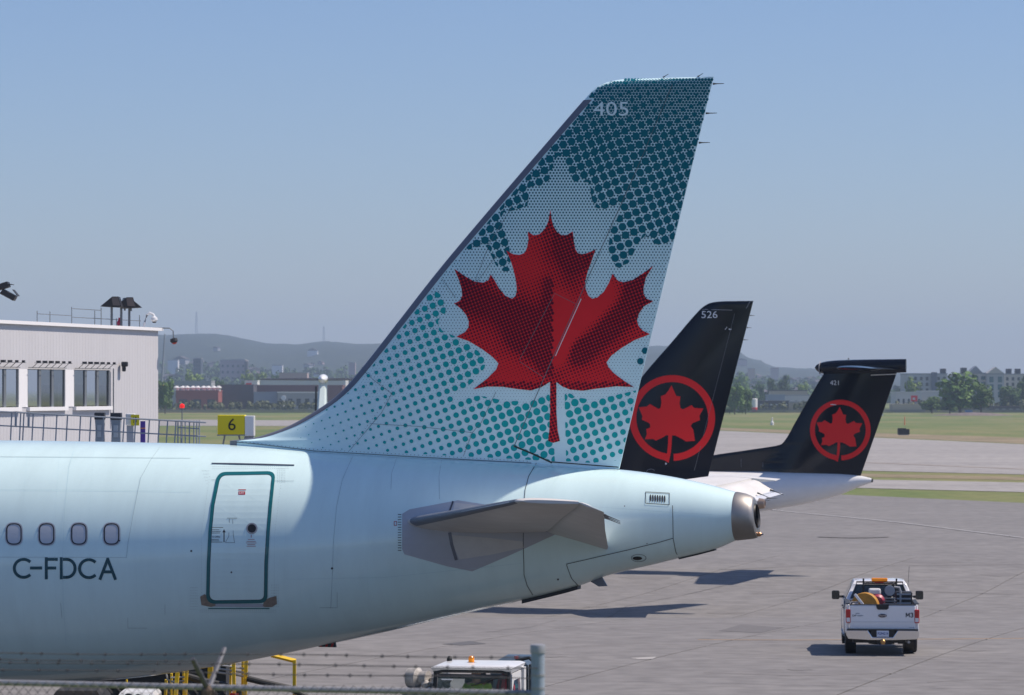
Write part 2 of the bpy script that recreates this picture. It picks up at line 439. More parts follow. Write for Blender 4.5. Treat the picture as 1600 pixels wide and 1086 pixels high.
sheet("pale_patch", [ground_hit(*p) for p in ((985, 1032), (1026, 1030), (1020, 1033.5), (998, 1034))], .067, mat("pale_patch", (.36,.35,.34), .9))

# ------------------------------------------------------------------ aircraft helpers
PSI = R(15.6)
class Frame:
    """aircraft frame: u aft, v port, w up; object space is (u, -v, w)"""
    def __init__(s, px, Y, psi=PSI):
        s.P = Vector(((px-800)/F*Y, Y)); s.a = Vector((math.cos(psi), -math.sin(psi))); s.p = Vector((-math.sin(psi), -math.cos(psi))); s.psi = psi
    def uw(s, px, py, v=0.):
        q = s.P + s.p*v; k = (px-800)/F
        u = (k*q.y-q.x)/(s.a.x-k*s.a.y); t = q.y+u*s.a.y
        return u, CZ-(py-HZ)/F*t
    def ray(s, px, py):
        """origin and direction of the sight line in (u, v, w)"""
        o = -s.P; d = Vector(((px-800)/F, 1.0))
        return Vector((o.dot(s.a), o.dot(s.p), CZ)), Vector((d.dot(s.a), d.dot(s.p), -(py-HZ)/F))
    def empty(s, name, label, cat): return empty(name, (s.P.x, s.P.y, 0), -s.psi, label, cat)

class Fuselage:
    def __init__(s, fr, top, bot, ratio=.97, front=-30., nose=5.):
        s.fr = fr; s.ratio = ratio
        T = [fr.uw(*p) for p in top]; B = [fr.uw(*p) for p in bot]
        s.T = pchip(T); s.B = pchip(B); s.u1 = max(T[-1][0], B[-1][0]); s.u0 = T[0][0]; s.front = front; s.nose = nose
    def sec(s, u):
        t, b = s.T(u), s.B(u); zc, r = (t+b)/2, (t-b)/2
        k = 1.
        if u < s.front+s.nose:
            x = max(0., (u-s.front)/s.nose); k = math.sqrt(max(1e-4, 1-(1-x)**2.2))
        return zc-(1-k)*r*.25, r*k, r*k*s.ratio
    def pt(s, u, th, off=0.):
        zc, b, a = s.sec(u); n = Vector((0, math.cos(th)/a, math.sin(th)/b)).normalized()
        return Vector((u, -(a*math.cos(th)+n.y*off), zc+b*math.sin(th)+n.z*off))
    def hit(s, px, py, off=.004):
        o, d = s.fr.ray(px, py)
        def g(t):
            q = o+d*t; zc, b, a = s.sec(q.x); return (q.y/a)**2+((q.z-zc)/b)**2-1
        D = s.fr.P.length; t = D-8; prev = t; step = .1; best = (1e9, t)
        while t < D+14:
            gt = g(t)
            if gt < 0: break
            if gt < best[0]: best = (gt, t)
            prev = t; t += step
        else:
            if best[0] > .06: return None
            prev = t = best[1]                     # grazing: take the nearest point of the skin
        lo, hi = prev, t
        for _ in range(22):
            m = (lo+hi)/2
            if g(m) < 0: hi = m
            else: lo = m
        q = o+d*lo; zc, b, a = s.sec(q.x); n = Vector((0, q.y/a/a, (q.z-zc)/b/b)).normalized()
        return Vector((q.x, -(q.y+n.y*off), q.z+n.z*off))
    def mesh(s, step=.10, n=168):
        us = []; u = s.u1
        while u > s.u0: us.append(u); u -= step
        while u > s.front+s.nose: us.append(u); u -= 1.2
        for k in range(14): us.append(s.front+s.nose*(1-k/13.5)**1.6)
        mb = MB(); mb.rings([[s.pt(u, 2*math.pi*j/n) for j in range(n)] for u in us])
        return mb

class Fin:
    """traced fin: leading edge pixels from bottom to tip, trailing edge two pixels"""
    def __init__(s, fr, le, te, h0, h1, round_tip=.16, drop=.4, main=None):
        s.fr = fr; L = sorted([fr.uw(*p) for p in le], key=lambda p: p[1]); T = [fr.uw(*p) for p in te]
        s.LE = L; s.w0, s.w1 = L[0][1], L[-1][1]; s.le_f = pchip([(w, u) for u, w in L])
        (ua, wa), (ub, wb) = T; s.te_f = lambda w: ua+(ub-ua)*(w-wa)/(wb-wa)
        s.h0, s.h1, s.rt, s.drop = h0, h1, round_tip, drop
        s.main = None
        if main:
            (ma, na), (mc, nc) = [fr.uw(*p) for p in main]; s.main = lambda w: ma+(mc-ma)*(w-na)/(nc-na)
    def h(s, u, w):
        a, b = s.le_f(w), s.te_f(w)
        if s.main and s.main(w) > a+.1:
            mm = s.main(w)
            if u < mm: return .012+.055*math.sqrt(max(0., min(1., (u-a)/.6)))
            a = mm
        c = max(b-a, .05); x = max(0., min(1., (u-a)/c))
        y = (.2969*math.sqrt(x)-.126*x-.3516*x*x+.2843*x**3-.1015*x**4)*10.0
        k = (w-s.w0)/(s.w1-s.w0); k = max(0, min(1, k)); H = s.h0+(s.h1-s.h0)*k
        e = s.w1-w
        if e < s.rt: H *= math.sqrt(max(0., 1-(1-e/s.rt)**2))
        return max(.067 if s.main and x < .5 and w < s.w1-.4 else .004, H*y)
    def pt(s, u, w, off=0., side=1): return Vector((u, -side*(s.h(u, w)+off), w))
    def hit(s, px, py, off=.004):
        v = .1
        for _ in range(4):
            u, w = s.fr.uw(px, py, v); v = s.h(u, w)+off
        return Vector((u, -v, w))
    def rows(s, n=90):
        ws = [s.w0-s.drop]
        for k in range(n+1):
            ws.append(s.w0+(s.w1-s.w0)*(k/n))
        # dense rows where the leading edge is shallow and at the tip
        ws += [s.w0+(s.w1-s.w0)*.08*(k/20) for k in range(1, 20)] + [s.w1-.3*(k/14)**2 for k in range(1, 14)]
        return sorted(set(ws))
    def mesh(s, x0=0., x1=1., nx=34, off=0., abswidth=None, wr=None):
        mb = MB(); rings = []
        for w in s.rows():
            if wr and not (wr[0] <= w <= wr[1]): continue
            ww = max(w, s.w0); a, b = s.le_f(ww), s.te_f(ww) if w >= s.w0 else s.te_f(w); c = max(b-a, .03)
            xe = x1 if abswidth is None else min(1., abswidth/c)
            xs = [x0+(xe-x0)*(1-math.cos(math.pi*k/nx))/2 for k in range(nx+1)]
            port = [Vector((a+c*x, -(s.h(a+c*x, ww)+off), w)) for x in xs]
            star = [Vector((a+c*x, (s.h(a+c*x, ww)+off), w)) for x in xs[::-1]]
            if off: port[0].x -= off; star[-1].x -= off
            rings.append(port+star)
        mb.rings(rings); return mb

def airfoil_loft(stations, nx=26, x0=0., x1=1., off=0.):
    """stations: (v, uLE, wLE, uTE, wTE, half thickness); returns a closed wing mesh in object space"""
    mb = MB(); rings = []
    for v, ul, wl, ut, wt, h in stations:
        xs = [x0+(x1-x0)*(1-math.cos(math.pi*k/nx))/2 for k in range(nx+1)]
        f = lambda x: (.2969*math.sqrt(x)-.126*x-.3516*x*x+.2843*x**3-.1015*x**4)*10.0*h+off+.003
        up = [Vector((ul+(ut-ul)*x, -v, wl+(wt-wl)*x+f(x))) for x in xs]
        dn = [Vector((ul+(ut-ul)*x, -v, wl+(wt-wl)*x-f(x))) for x in xs[::-1]]
        rings.append(up+dn)
    return mb.rings(rings)

def gear(parent, u, zb, zg, track, r=.55):
    for s in (-1, 1):
        st = obj("landing_gear", MB().tube([(u, s*track, zb), (u, s*track, zg+r)], .12, 10), M["galv"], parent, smooth=True)
        for k in (-.3, .3):
            obj("wheel", MB().lathe([(-.17, r*.55), (-.17, r*.9), (-.1, r), (.1, r), (.17, r*.9), (.17, r*.55)], (u, s*track+k, zg+r), (0, 1, 0), 24), M["rubber"], st, smooth=True)

def wicks(parent, pts, L=.3, r=.006, name="static_wick", dirn=(1, 0, 0), drop=0.):
    d = Vector(dirn)
    for p in pts:
        obj(name, MB().tube([p, p+d*(L*.35), p+d*L], [r*2.2, r, r*.6], 5), M["dark"], parent)

# ------------------------------------------------------------------ the near airliner
fa = Frame(945, 50.0)
A = fa.empty("airliner", "large ice-blue airliner with a red maple leaf on its dotted teal tail fin", "airliner")
fus = Fuselage(fa,
    [(-800, 686), (0, 688), (200, 691), (380, 695.5), (490, 702.5), (660, 713), (830, 722.5), (900, 729), (977, 734.5), (1024, 740.5), (1074, 749.5), (1109, 757.5), (1151, 769)],
    [(-800, 1080), (0, 1070), (100, 1067), (200, 1060), (300, 1047), (400, 1030), (500, 1009.5), (600, 988), (700, 964.5), (820, 937), (906, 915), (947, 900), (1030, 880), (1062, 872), (1120, 857.5), (1151, 844)],
    .97, front=-35., nose=5.)
obj("fuselage", fus.mesh(), M["ice"], A, smooth=True, sharp=60)
gear(A, -18, 3.0, .15, 3.6)
gear(A, -32, 3.0, .3, .35, .38)

# metal tail cone of the auxiliary power unit
zc, rb, rw = fus.sec(fus.u1); u1 = fus.u1
nd = 48
def ell(u, zc, a, b, tilt=0.): return [Vector((u+tilt*math.sin(2*math.pi*j/nd), a*math.cos(2*math.pi*j/nd), zc+b*math.sin(2*math.pi*j/nd))) for j in range(nd)]
uc, wc = fa.uw(1174, 808)
cone = obj("exhaust_cone", MB().rings([ell(u1-.01, zc, rw*1.012, rb*1.012), ell(u1+.02, zc, rw*1.015, rb*1.015), ell(u1+.14, zc-.003, rw*.95, rb*.965, -.01), ell(u1+.24, zc-.01, rw*.84, rb*.90, -.03), ell(u1+.29, zc-.015, rw*.76, rb*.84, -.03), ell(u1+.305, zc-.015, rw*.66, rb*.74, -.03), ell(u1+.30, zc+.01, rw*.50, rb*.50, -.02)], True, False), M["steel"], A, smooth=True, sharp=40)
obj("exhaust_lip", MB().rings([ell(u1+.295, zc+.01, rw*.52, rb*.52, -.02), ell(u1+.325, zc+.01, rw*.48, rb*.48, -.02), ell(u1+.30, zc+.01, rw*.40, rb*.40, -.02), ell(u1+.05, zc+.01, rw*.38, rb*.38)], False, True), M["black"], cone, smooth=True)
obj("drain_pipe", MB().tube([(u1+.28, -.06, zc-.26), (u1+.33, -.06, zc-.26), (u1+.335, -.06, zc-.26), (u1+.42, -.06, zc-.265)], [.035, .035, .02, .014], 10), M["steel"], cone, smooth=True)
obj("tail_light", MB().lathe([(0, .03), (.04, .035), (.06, .02)], (u1+.33, -.06, zc-.265), (1, 0, 0), 10), mat("copper_cap", (.55,.30,.16), .3, metal=.8), cone)

# fin
LEpx = [(360, 688.5), (395, 684.5), (425, 676), (454, 664.5), (484, 648), (513, 629), (537, 608.5), (563, 579), (584, 553), (622, 504), (687, 421), (760, 334), (850, 229), (914, 155), (922, 146), (934, 135.5), (948, 129), (966, 125), (990, 123.2), (1010, 122.6)]
TEpx = [(968, 731), (1115, 120.6)]
fin = Fin(fa, LEpx, TEpx, .25, .095)
FINO = obj("vertical_fin", fin.mesh(), M["finpaint"], A, smooth=True, sharp=50)
fh = lambda off: (lambda x, y: fin.hit(x, y, off))
wcut = fa.uw(914, 153)[1]
obj("leading_edge", fin.mesh(abswidth=.145, nx=10, off=.006, wr=(fin.w0-1, wcut)), M["greymetal"], FINO, smooth=True, sharp=50)
HINGE = [(1055, 121.5), (1030, 181), (1000, 253), (935, 398), (870, 545), (803, 698)]
decal("rudder_hinge_gap", ribbon(HINGE, 1.0), fh(.010), M["line"], FINO, cell=30)
decal("rudder_hinge_shine", ribbon([(908, 467), (875, 540), (868, 556)], 1.1), fh(.0115), M["whitetext"], FINO, cell=30)  # highlight on the hinge line, painted as a white strip
decal("rudder_bottom_gap", ribbon([(803, 697), (832, 709), (858, 721), (862, 723)], 2.4) + ribbon([(858, 721.5), (966, 730)], 1.6), fh(.010), M["black"], FINO, cell=30)

# painted halftone: where large dots may stand
T1 = [(600, 540), (676, 450), (690, 462), (697, 478), (696, 490), (684, 502), (690, 516), (712, 526), (741, 543), (757, 559), (759, 571), (749, 588), (733, 602), (708, 620), (712, 624), (749, 618), (793, 627), (822, 626), (858, 612), (862, 640), (866, 700), (867, 721), (800, 717), (700, 712), (600, 706), (495, 700), (440, 690)]
T2 = [(882, 614), (892, 615), (900, 621), (923, 624), (955, 619), (994, 610), (988, 640), (969, 726), (884.5, 721)]
TU = [(650, 450), (725, 388), (740, 391), (760, 384), (767, 397), (773, 412), (784, 424), (799, 424), (796, 389), (789, 352), (783, 333), (806, 328), (824, 322), (828, 292), (848, 290), (858, 281), (867, 250), (875, 240), (884, 262), (890, 277), (902, 287), (921, 284), (924, 310), (932, 325), (944, 328), (968, 321), (965, 340), (954, 361), (950, 388), (959, 415), (968, 419), (983, 410), (998, 379), (1012, 364), (1017, 379), (1034, 384), (1054, 380), (1118, 110), (860, 110)]
TR = [(1003, 530), (1014, 530), (1004, 575), (993, 575)]
LEAFZ = [(444,68),(437,110),(425,140),(402,163),(380,168),(357,153),(360,185),(354,215),(345,235),(325,243),(300,240),(274,226),(290,260),(302,300),(311,340),(315,375),(310,400),(297,412),(270,400),(245,370),(228,340),(214,318),(205,340),(185,350),(150,345),(115,325),(73,296),(92,340),(102,375),(104,400),(95,420),(73,430),(100,450),(120,475),(130,500),(128,522),(115,540),(82,558),(130,575),(180,605),(220,635),(244,660),(235,685),(200,720),(148,760),(200,750),(260,751),(320,760),(370,765),(410,752),(443,732),(443,850),(440,920),(435,960),(455,967),(481,960),(472,920),(467,850),(467,732),(490,750),(520,762),(570,766),(630,757),(700,749),(765,752),(730,730),(690,700),(667,675),(660,657),(680,630),(720,600),(770,570),(828,548),(800,535),(783,515),(778,495),(785,470),(805,440),(840,421),(815,412),(804,395),(803,370),(812,330),(840,285),(800,315),(760,340),(725,348),(703,342),(684,315),(670,350),(650,385),(625,407),(605,412),(590,400),(580,375),(578,345),(590,300),(605,260),(619,220),(590,235),(565,240),(550,236),(540,220),(535,195),(533,175),(530,152),(510,165),(490,168),(470,155),(455,130),(448,100)]
LEAF = [(680+x/2.4675, 300+y/2.4675) for x, y in LEAFZ]
def fin_outline_ok(x, y, m=0.):
    if y < 121.5+m: return False
    if x > 968+(731-y)*(147/610.4)-1-m: return False
    if y > 688: return x > 362
    pts = LEpx
    for (xa, ya), (xb, yb) in zip(pts, pts[1:]):
        if yb <= y <= ya:
            xe = xa+(xb-xa)*(ya-y)/max(ya-yb, 1e-6); return x > xe+(13 if y > 155 else 1.5)+m
    return False
def dots(name, centres, allowed, off, material, seg, parent):
    mb = MB()
    for x, y, r in centres:
        if not allowed(x, y):
            # off-centre dots keep the part that stands on allowed ground
            keep = [(x+r*.5*math.cos(t), y+r*.5*math.sin(t)) for t in (0, 1.57, 3.14, 4.71)]
            keep = [p for p in keep if allowed(*p)]
            if not keep: continue
            cx, cy = sum(p[0] for p in keep)/len(keep), sum(p[1] for p in keep)/len(keep)
            if not allowed(cx, cy): continue
        else: cx, cy = x, y
        ring = []
        for k in range(seg):
            t = 2*math.pi*k/seg; qx, qy = x+r*math.cos(t), y+r*math.sin(t)
            if not allowed(qx, qy):
                lo, hi = 0., 1.
                for _ in range(7):
                    m = (lo+hi)/2
                    if allowed(cx+(qx-cx)*m, cy+(qy-cy)*m): lo = m
                    else: hi = m
                qx, qy = cx+(qx-cx)*lo, cy+(qy-cy)*lo
            ring.append((qx, qy))
        vs = [fin.hit(px, py, off) for px, py in ring]
        mb.add(vs, [tuple(range(seg))])
    return obj(name, mb, material, parent, fix=False, kind="stuff")
def grid(anchor, sp, ang, box, fr):
    ca_, sa_ = math.cos(ang), math.sin(ang); e1 = (sp*ca_, sp*sa_); e2 = (-sp*sa_, sp*ca_); out = []
    for i in range(-70, 71):
        for j in range(-70, 71):
            x, y = anchor[0]+i*e1[0]+j*e2[0], anchor[1]+i*e1[1]+j*e2[1]
            if box[0] <= x <= box[2] and box[1] <= y <= box[3]:
                r = fr(x, y)
                if r > .35: out.append((x, y, r))
    return out
r_T1 = lambda x, y: max(.0, min(5.7, 1+.0193*((x-490)*.75-(y-665)*.35)))
dots("turquoise_dots", grid((645.3, 546.2), 13.3, R(-20.8), (440, 440, 870, 726), r_T1), lambda x, y: inside((x, y), T1) and fin_outline_ok(x, y), .0060, M["turq"], 16, FINO)
r_T2 = lambda x, y: 5.8-.02*((x-890)*.6+(y-650)*.6)
dots("turquoise_dots", grid((890, 646.8), 13.75, R(-20), (870, 600, 1000, 730), r_T2), lambda x, y: inside((x, y), T2) and fin_outline_ok(x, y), .0060, M["turq"], 16, FINO)
def r_TU(x, y):
    k = smooth01((y-118)/110.); r = 2.4+3.7*k
    return r-max(0, (x-1000)/110.)*1.2*(1-smooth01((y-150)/150))
dots("dark_teal_dots", grid((910.9, 229.2), 13.9, R(-20.5), (640, 110, 1125, 430), r_TU), lambda x, y: (inside((x, y), TU) or inside((x, y), TR)) and fin_outline_ok(x, y), .0060, M["teal"], 14, FINO)
dots("dark_teal_dots", [(1008, 548, 5.2), (1000.5, 564.5, 5.2)], lambda x, y: fin_outline_ok(x, y), .0060, M["teal"], 14, FINO)
r_small = lerp_tab([(118, 2.42), (170, 2.32), (235, 1.95), (290, 1.55), (330, 1.42), (430, 1.05), (520, .75), (610, .5), (650, .36), (720, .3)])
cs = []
row = 0; y = 120.
while y < 640:
    x = 560+(row % 2)*2.5
    while x < 1120:
        rr = r_small(y)
        if x < 700 and y > 520: rr *= .8
        if rr > .35 and fin_outline_ok(x, y, .5) and not inside((x, y), LEAF) : cs.append((x, y, rr))
        x += 5.0
    y += 4.42; row += 1
dots("fine_teal_dots", cs, lambda x, y: True, .0045, M["tealsmall"], 7, FINO)

LEAFO = decal("maple_leaf", [LEAF], fh(.008), M["red"], FINO, cell=14)
def seg_d(x, y, a, b):
    dx, dy = b[0]-a[0], b[1]-a[1]; t = max(0, min(1, ((x-a[0])*dx+(y-a[1])*dy)/(dx*dx+dy*dy))); return math.hypot(x-a[0]-t*dx, y-a[1]-t*dy)
def leaf_dark(x, y):
    X, Y = (x-680)*2.4675, (y-300)*2.4675            # in the traced leaf's own units
    if Y > 732: return .62
    ctr = 452.
    g = lambda d, s: math.exp(-(d/s)**2)
    k = .30
    if X < ctr+2:
        k += .55*g(seg_d(X, Y, (105, 400), (330, 480)), 95)
        k += .75*g(seg_d(X, Y, (340, 560), (445, 640)), 70)
        k += .65*g(seg_d(X, Y, (448, 350), (448, 660)), 38)*(1 if Y > 330 else .6)
        k += .35*g(seg_d(X, Y, (430, 110), (445, 250)), 45)
        k -= .18*g(math.hypot(X-350, Y-290), 70)
        k -= .25*g(math.hypot(X-300, Y-730), 90)
        k += .25*g(math.hypot(X-95, Y-335), 60)
    else:
        k += .85*g(seg_d(X, Y, (462, 130), (560, 240)), 58)
        k += .35*g(seg_d(X, Y, (462, 180), (520, 330)), 60)
        k += .85*g(seg_d(X, Y, (560, 610), (800, 400)), 62)
        k += .35*g(seg_d(X, Y, (760, 360), (830, 300)), 60)
        k += .5*g(seg_d(X, Y, (470, 690), (560, 600)), 38)
        k -= .75*g(seg_d(X, Y, (475, 430), (475, 650)), 45) + .75*g(seg_d(X, Y, (490, 600), (660, 400)), 52)
        k -= .12*g(math.hypot(X-620, Y-740), 110)
    return max(0., min(.74, k*.95))
in_leaf = lambda x, y: inside((x, y), LEAF)
dots("maroon_dots", grid((860, 480), 5.0, R(-20.5), (705, 325, 1030, 695), lambda x, y: (.45+2.75*leaf_dark(x, y)) if leaf_dark(x, y) > .06 else 0), in_leaf, .0095, M["maroon"], 9, LEAFO)
vs, fs = text_in("405", 927, 159, 982, 181)
decal("fleet_number", [], fh(.0085), M["paletext"], FINO, faces2d=(vs, fs))
PL = []
for pl in ([(800, 322), (765, 380), (742, 440)], [(690, 435), (712, 465)], [(566, 577), (585, 595), (612, 615), (596, 645), (546, 704)], [(578, 662), (650, 666), (738, 676), (724, 713)],
           [(1030, 150), (1035, 160)], [(775, 400), (742, 445)], [(866, 460), (812, 562)], [(866, 458), (900, 475)], [(812, 565), (850, 590)], [(775, 612), (752, 660), (738, 676)]):
    decal("panel_seam", ribbon(pl, .55), fh(.0112), M["line"], FINO, cell=30)
rv = []
for a, b in (((372, 692), (490, 704.5)), ((490, 704.5), (830, 723.5)), ((566, 577), (612, 617)), ((684, 440), (712, 470)), ((612, 617), (548, 702)), ((866, 460), (812, 562)), ((735, 678), (724, 714))):
    L = math.hypot(b[0]-a[0], b[1]-a[1]); n = int(L/6)
    rv += [(a[0]+(b[0]-a[0])*k/n, a[1]+(b[1]-a[1])*k/n-2.5, .55) for k in range(n)]
mbv = MB()
for x, y, r in rv: mbv.add([fin.hit(x+r*math.cos(t*1.05), y+r*math.sin(t*1.05), .0115) for t in range(6)], [tuple(range(6))])
obj("rivets", mbv, M["dark"], FINO, fix=False, kind="stuff")
decal("fin_root_seal", ribbon([(362, 690.5), (395, 693), (490, 704.5), (660, 714.5), (830, 723.5)], 1.1), lambda x, y: fin.hit(x, y, .012), M["line"], FINO, cell=20)
wicks(FINO, [Vector((*fa.uw(1114, 131)[:1], 0, fa.uw(1114, 131)[1])), Vector((fa.uw(1103, 177)[0], 0, fa.uw(1103, 177)[1])), Vector((fa.uw(1092, 223)[0], 0, fa.uw(1092, 223)[1]))], .17, .008)
wicks(FINO, [Vector((fa.uw(1036, 121)[0], 0, fa.uw(1036, 121)[1])), Vector((fa.uw(1090, 120)[0], 0, fa.uw(1090, 120)[1]))], .10, .006, dirn=(.85, 0, .5))

# tailplane with its elevator drooped
HS = [(.0, -3.50, 4.66, -1.05, 4.62, -.02, 4.26, .15), (.9, -2.94, 4.75, -.70, 4.72, .262, 4.41, .145), (1.3, -2.69, 4.79, -.53, 4.765, .36, 4.45, .135), (3.8, -1.14, 5.035, .33, 5.02, .94, 4.80, .10), (5.85, .13, 5.245, 1.08, 5.235, 1.44, 5.08, .06)]
def half_af(x): return (.2969*math.sqrt(x)-.126*x-.3516*x*x+.2843*x**3-.1015*x**4)*10.0
def stab_fixed(st, full=1., x1=.70, nx=22, off=0.):
    rings = []
    for v, ul, wl, uh, wh, h in st:
        xs = [x1*full*(1-math.cos(math.pi*k/nx))/2 for k in range(nx+1)]; c = (uh-ul)/.70
        up = [Vector((ul+c*x, -v, wl+(wh-wl)*x/.70+h*half_af(min(x, 1))+off+.002)) for x in xs]
        dn = [Vector((ul+c*x, -v, wl+(wh-wl)*x/.70-h*half_af(min(x, 1))-off-.002)) for x in xs[::-1]]
        rings.append(up+dn)
    return MB().rings(rings)
for s in (1, -1):
    st = [(s*q[0], q[1], q[2], q[3], q[4], q[7]) for q in HS]
    H = obj("tailplane", stab_fixed(st), M["stab"], A, smooth=True, sharp=40)
    if s == 1:
        H_ = HS[:-1]+[(6.08, .27, 5.27, 1.15, 5.25, 1.49, 5.13, .05), (6.2, .42, 5.275, 1.187, 5.26, 1.519, 5.14, .02)]
    else: H_ = HS
    if s == 1: H.data = obj("tailplane_tmp", stab_fixed([(q[0], q[1], q[2], q[3], q[4], q[7]) for q in H_]), M["stab"], None, smooth=True, sharp=40).data; bpy.data.objects.remove(bpy.data.objects["tailplane_tmp"])
    tipst = [(s*5.87, .14, 5.247, 1.09, 5.238, .058), (s*6.08, .27, 5.27, 1.15, 5.26, .048), (s*6.17, .36, 5.275, 1.175, 5.262, .034), (s*6.21, .52, 5.275, 1.19, 5.262, .012)]
    if s == -1: obj("stabiliser_tip", stab_fixed(tipst, 1., .99), M["stab"], H, smooth=True, sharp=40)
    obj("leading_edge", stab_fixed([q for q in st if abs(q[0]) > 1.25]+tipst[:2], 1., .035, 8, .003), M["greymetal"], H, smooth=True, sharp=50)
    rings = []
    for q in H_:
        v, uh, wh, ut, wt, h = s*q[0], q[3], q[4], q[5], q[6], q[7]; hh = h*half_af(.72); d = Vector((ut-uh, 0, wt-wh)); L = d.length; d.normalize(); nn = Vector((-d.z, 0, d.x)); o0 = Vector((uh+.012, -v, wh))
        prof = [(-.015, 0), (.01, .6), (.05, .9), (.12, .97), (L*.5, .55), (L*.98, .06), (L, .0), (L*.98, -.06), (L*.5, -.55), (.12, -.97), (.05, -.9), (.01, -.6)]
        rings.append([o0+d*a+nn*(b*hh) for a, b in prof])
    EL = obj("elevator", MB().rings(rings), M["stab"], H, smooth=True, sharp=40)
    for k in (.22, .48, .74):
        a, b = st[2], st[4]; pt = [a[i]+(b[i]-a[i])*k for i in range(6)]; c = (pt[3]-pt[1])/.70
        obj("rib_seam", MB().tube([Vector((pt[1]+c*x, -pt[0], pt[2]-pt[5]*half_af(x))) for x in (.12, .25, .4, .55, .66)], .0035, 4), mat("stab_seam", (.30,.29,.28), .6), H)
    wicks(EL, [Vector((HS[4][5]-.02-.12*k, -s*(HS[4][0]-.1-.5*k), HS[4][6]+.01-.04*k)) for k in range(3)], .24, .007, dirn=(.93, 0, -.36))
# trim plate painted round the tailplane root
PLT = [(628.5, 803), (640, 796), (715.5, 782), (770, 790.5), (830, 806), (868, 835), (800, 866), (738, 892.5), (700, 885), (632, 866), (628.5, 858)]
decal("trim_plate", [PLT], lambda x, y: fus.hit(x, y, .005), M["plate"], A, cell=10)
decal("trim_plate_slot", ribbon([(703, 833), (706, 850), (713, 874)], 5), lambda x, y: fus.hit(x, y, .009), M["greymetal"], A, cell=6)
decal("trim_plate_slot", ribbon([(708, 784), (702, 800)], 3), lambda x, y: fus.hit(x, y, .009), M["greymetal"], A, cell=6)
sc_ = []
for k in range(15): sc_ += ribbon([(622, 804+k*4.0), (627, 804+k*4.0)], 1.0)
decal("trim_scale", sc_, lambda x, y: fus.hit(x, y, .005), M["dark"], A, kind="stuff")
decal("trim_mark", ribbon([(616, 815), (620, 815), (620, 821), (616, 821), (616, 815)], .9), lambda x, y: fus.hit(x, y, .005), M["redlens"], A)

# rear door
fo = lambda off: (lambda x, y: fus.hit(x, y, off))
def curve_door(o):
    # side edges bow with the fuselage
    L = [(340+o, 738+o), (336+o, 752), (330+o, 790), (326+o, 830), (323.5+o, 880), (322+o, 920), (323+o, 943-o)]
    Rr = [(419-o, 942-o), (417.5-o, 920), (419-o, 880), (422-o, 830), (425.5-o, 790), (429.5-o, 752), (432-o, 737+o)]
    return L, Rr
def door_loop(o):
    L, Rr = curve_door(o)
    def corner(p, a, b, n=6): return [tuple(Vector(a)*(1-t)**2+Vector(p)*2*t*(1-t)+Vector(b)*t*t) for t in [k/n for k in range(n+1)]]
    r = 14-o*.8; out = []
    out += corner(L[0], (L[0][0]+r, L[0][1]), (L[0][0]-2.5, L[0][1]+r))
    out += L[2:5]
    out += corner(L[6], (L[6][0]-.6, L[6][1]-r), (L[6][0]+r, L[6][1]))
    out += [(370, 942.5-o)]
    out += corner(Rr[0], (Rr[0][0]-r, Rr[0][1]), (Rr[0][0]-.8, Rr[0][1]-r))
    out += Rr[2:5]
    out += corner(Rr[6], (Rr[6][0]-2.5, Rr[6][1]+r), (Rr[6][0]-r, Rr[6][1]))
    out += [(386, 737.6+o)]
    return out
DOOR = decal("door", [door_loop(5.0)], fo(.010), M["ice"], A, cell=9)
decal("door_outline", ring_poly(door_loop(0), door_loop(5.0)), fo(.0115), M["band"], DOOR, cell=14)
decal("door_seam", ring_poly(door_loop(5.0), door_loop(5.6)), fo(.0125), M["dark"], DOOR, cell=14)
circ = lambda x, y, r, n=20, e=1.: [(x+r*math.cos(2*math.pi*k/n), y+e*r*math.sin(2*math.pi*k/n)) for k in range(n)]
W1 = decal("porthole", [circ(394, 826, 6.8)], fo(.013), M["black"], DOOR, convex=True)
decal("porthole_rim", ring_poly(circ(394, 826, 8.8), circ(394, 826, 6.6)), fo(.0145), M["galv"], W1)
decal("handle_panel", ribbon([(355, 810), (371, 810)], .7) + ribbon([(359, 811), (358, 838), (353, 847), (353, 848), (367, 848), (365, 836), (364, 812)], .6), fo(.0135), M["line"], DOOR)
decal("arrow", ribbon([(350.5, 847), (350.5, 830)], 1.6) + [[(348, 832), (350.5, 827), (353, 832)]], fo(.0135), M["dark"], DOOR)
vs, fs = text_in("TO OPEN", 330, 837.5, 344, 840.5); decal("opening_note", [], fo(.0135), M["dark"], DOOR, faces2d=(vs, fs))
decal("instruction_text", sum([ribbon([(330, yy), (330+w, yy)], .7) for yy, w in ((824.5, 19), (828, 13), (830.5, 15), (833, 14), (843, 12), (845.2, 13), (847.2, 18))], []), fo(.0135), M["dark"], DOOR, kind="stuff")
vs, fs = text_in("EXIT", 374, 769.5, 382.5, 772.5)
decal("exit_plate", [[(373, 768.5), (383.5, 768.5), (383.5, 773.5), (373, 773.5)]], fo(.0135), M["redlens"], DOOR)
decal("exit_lettering", [], fo(.0145), M["whitetext"], DOOR, faces2d=(vs, fs))
decal("exit_line", ribbon([(373, 766), (384.5, 766)], 1.2), fo(.0135), M["redlens"], DOOR)
decal("warning_text", sum([ribbon([(393-w, yy), (393+w, yy)], .8) for yy, w in ((843, 5), (846, 7), (848.5, 8), (851, 6), (853.5, 7))], []) + ribbon([(393, 836), (393, 840)], 1.), fo(.0135), mat("faded_red", (.38,.10,.13), .6), DOOR, kind="stuff")
decal("lock_dot", [circ(362, 894, 1.4, 8)], fo(.0135), M["dark"], DOOR, convex=True)
scuff = mat("scuff_plate", (.30,.245,.20), .5, metal=.3, var=.25, scale=12)
decal("scuff_plate", [[(313, 932), (320, 928), (326, 932), (332, 940), (337, 940), (337, 946), (330, 948), (315, 945)]], fo(.009), scuff, A)
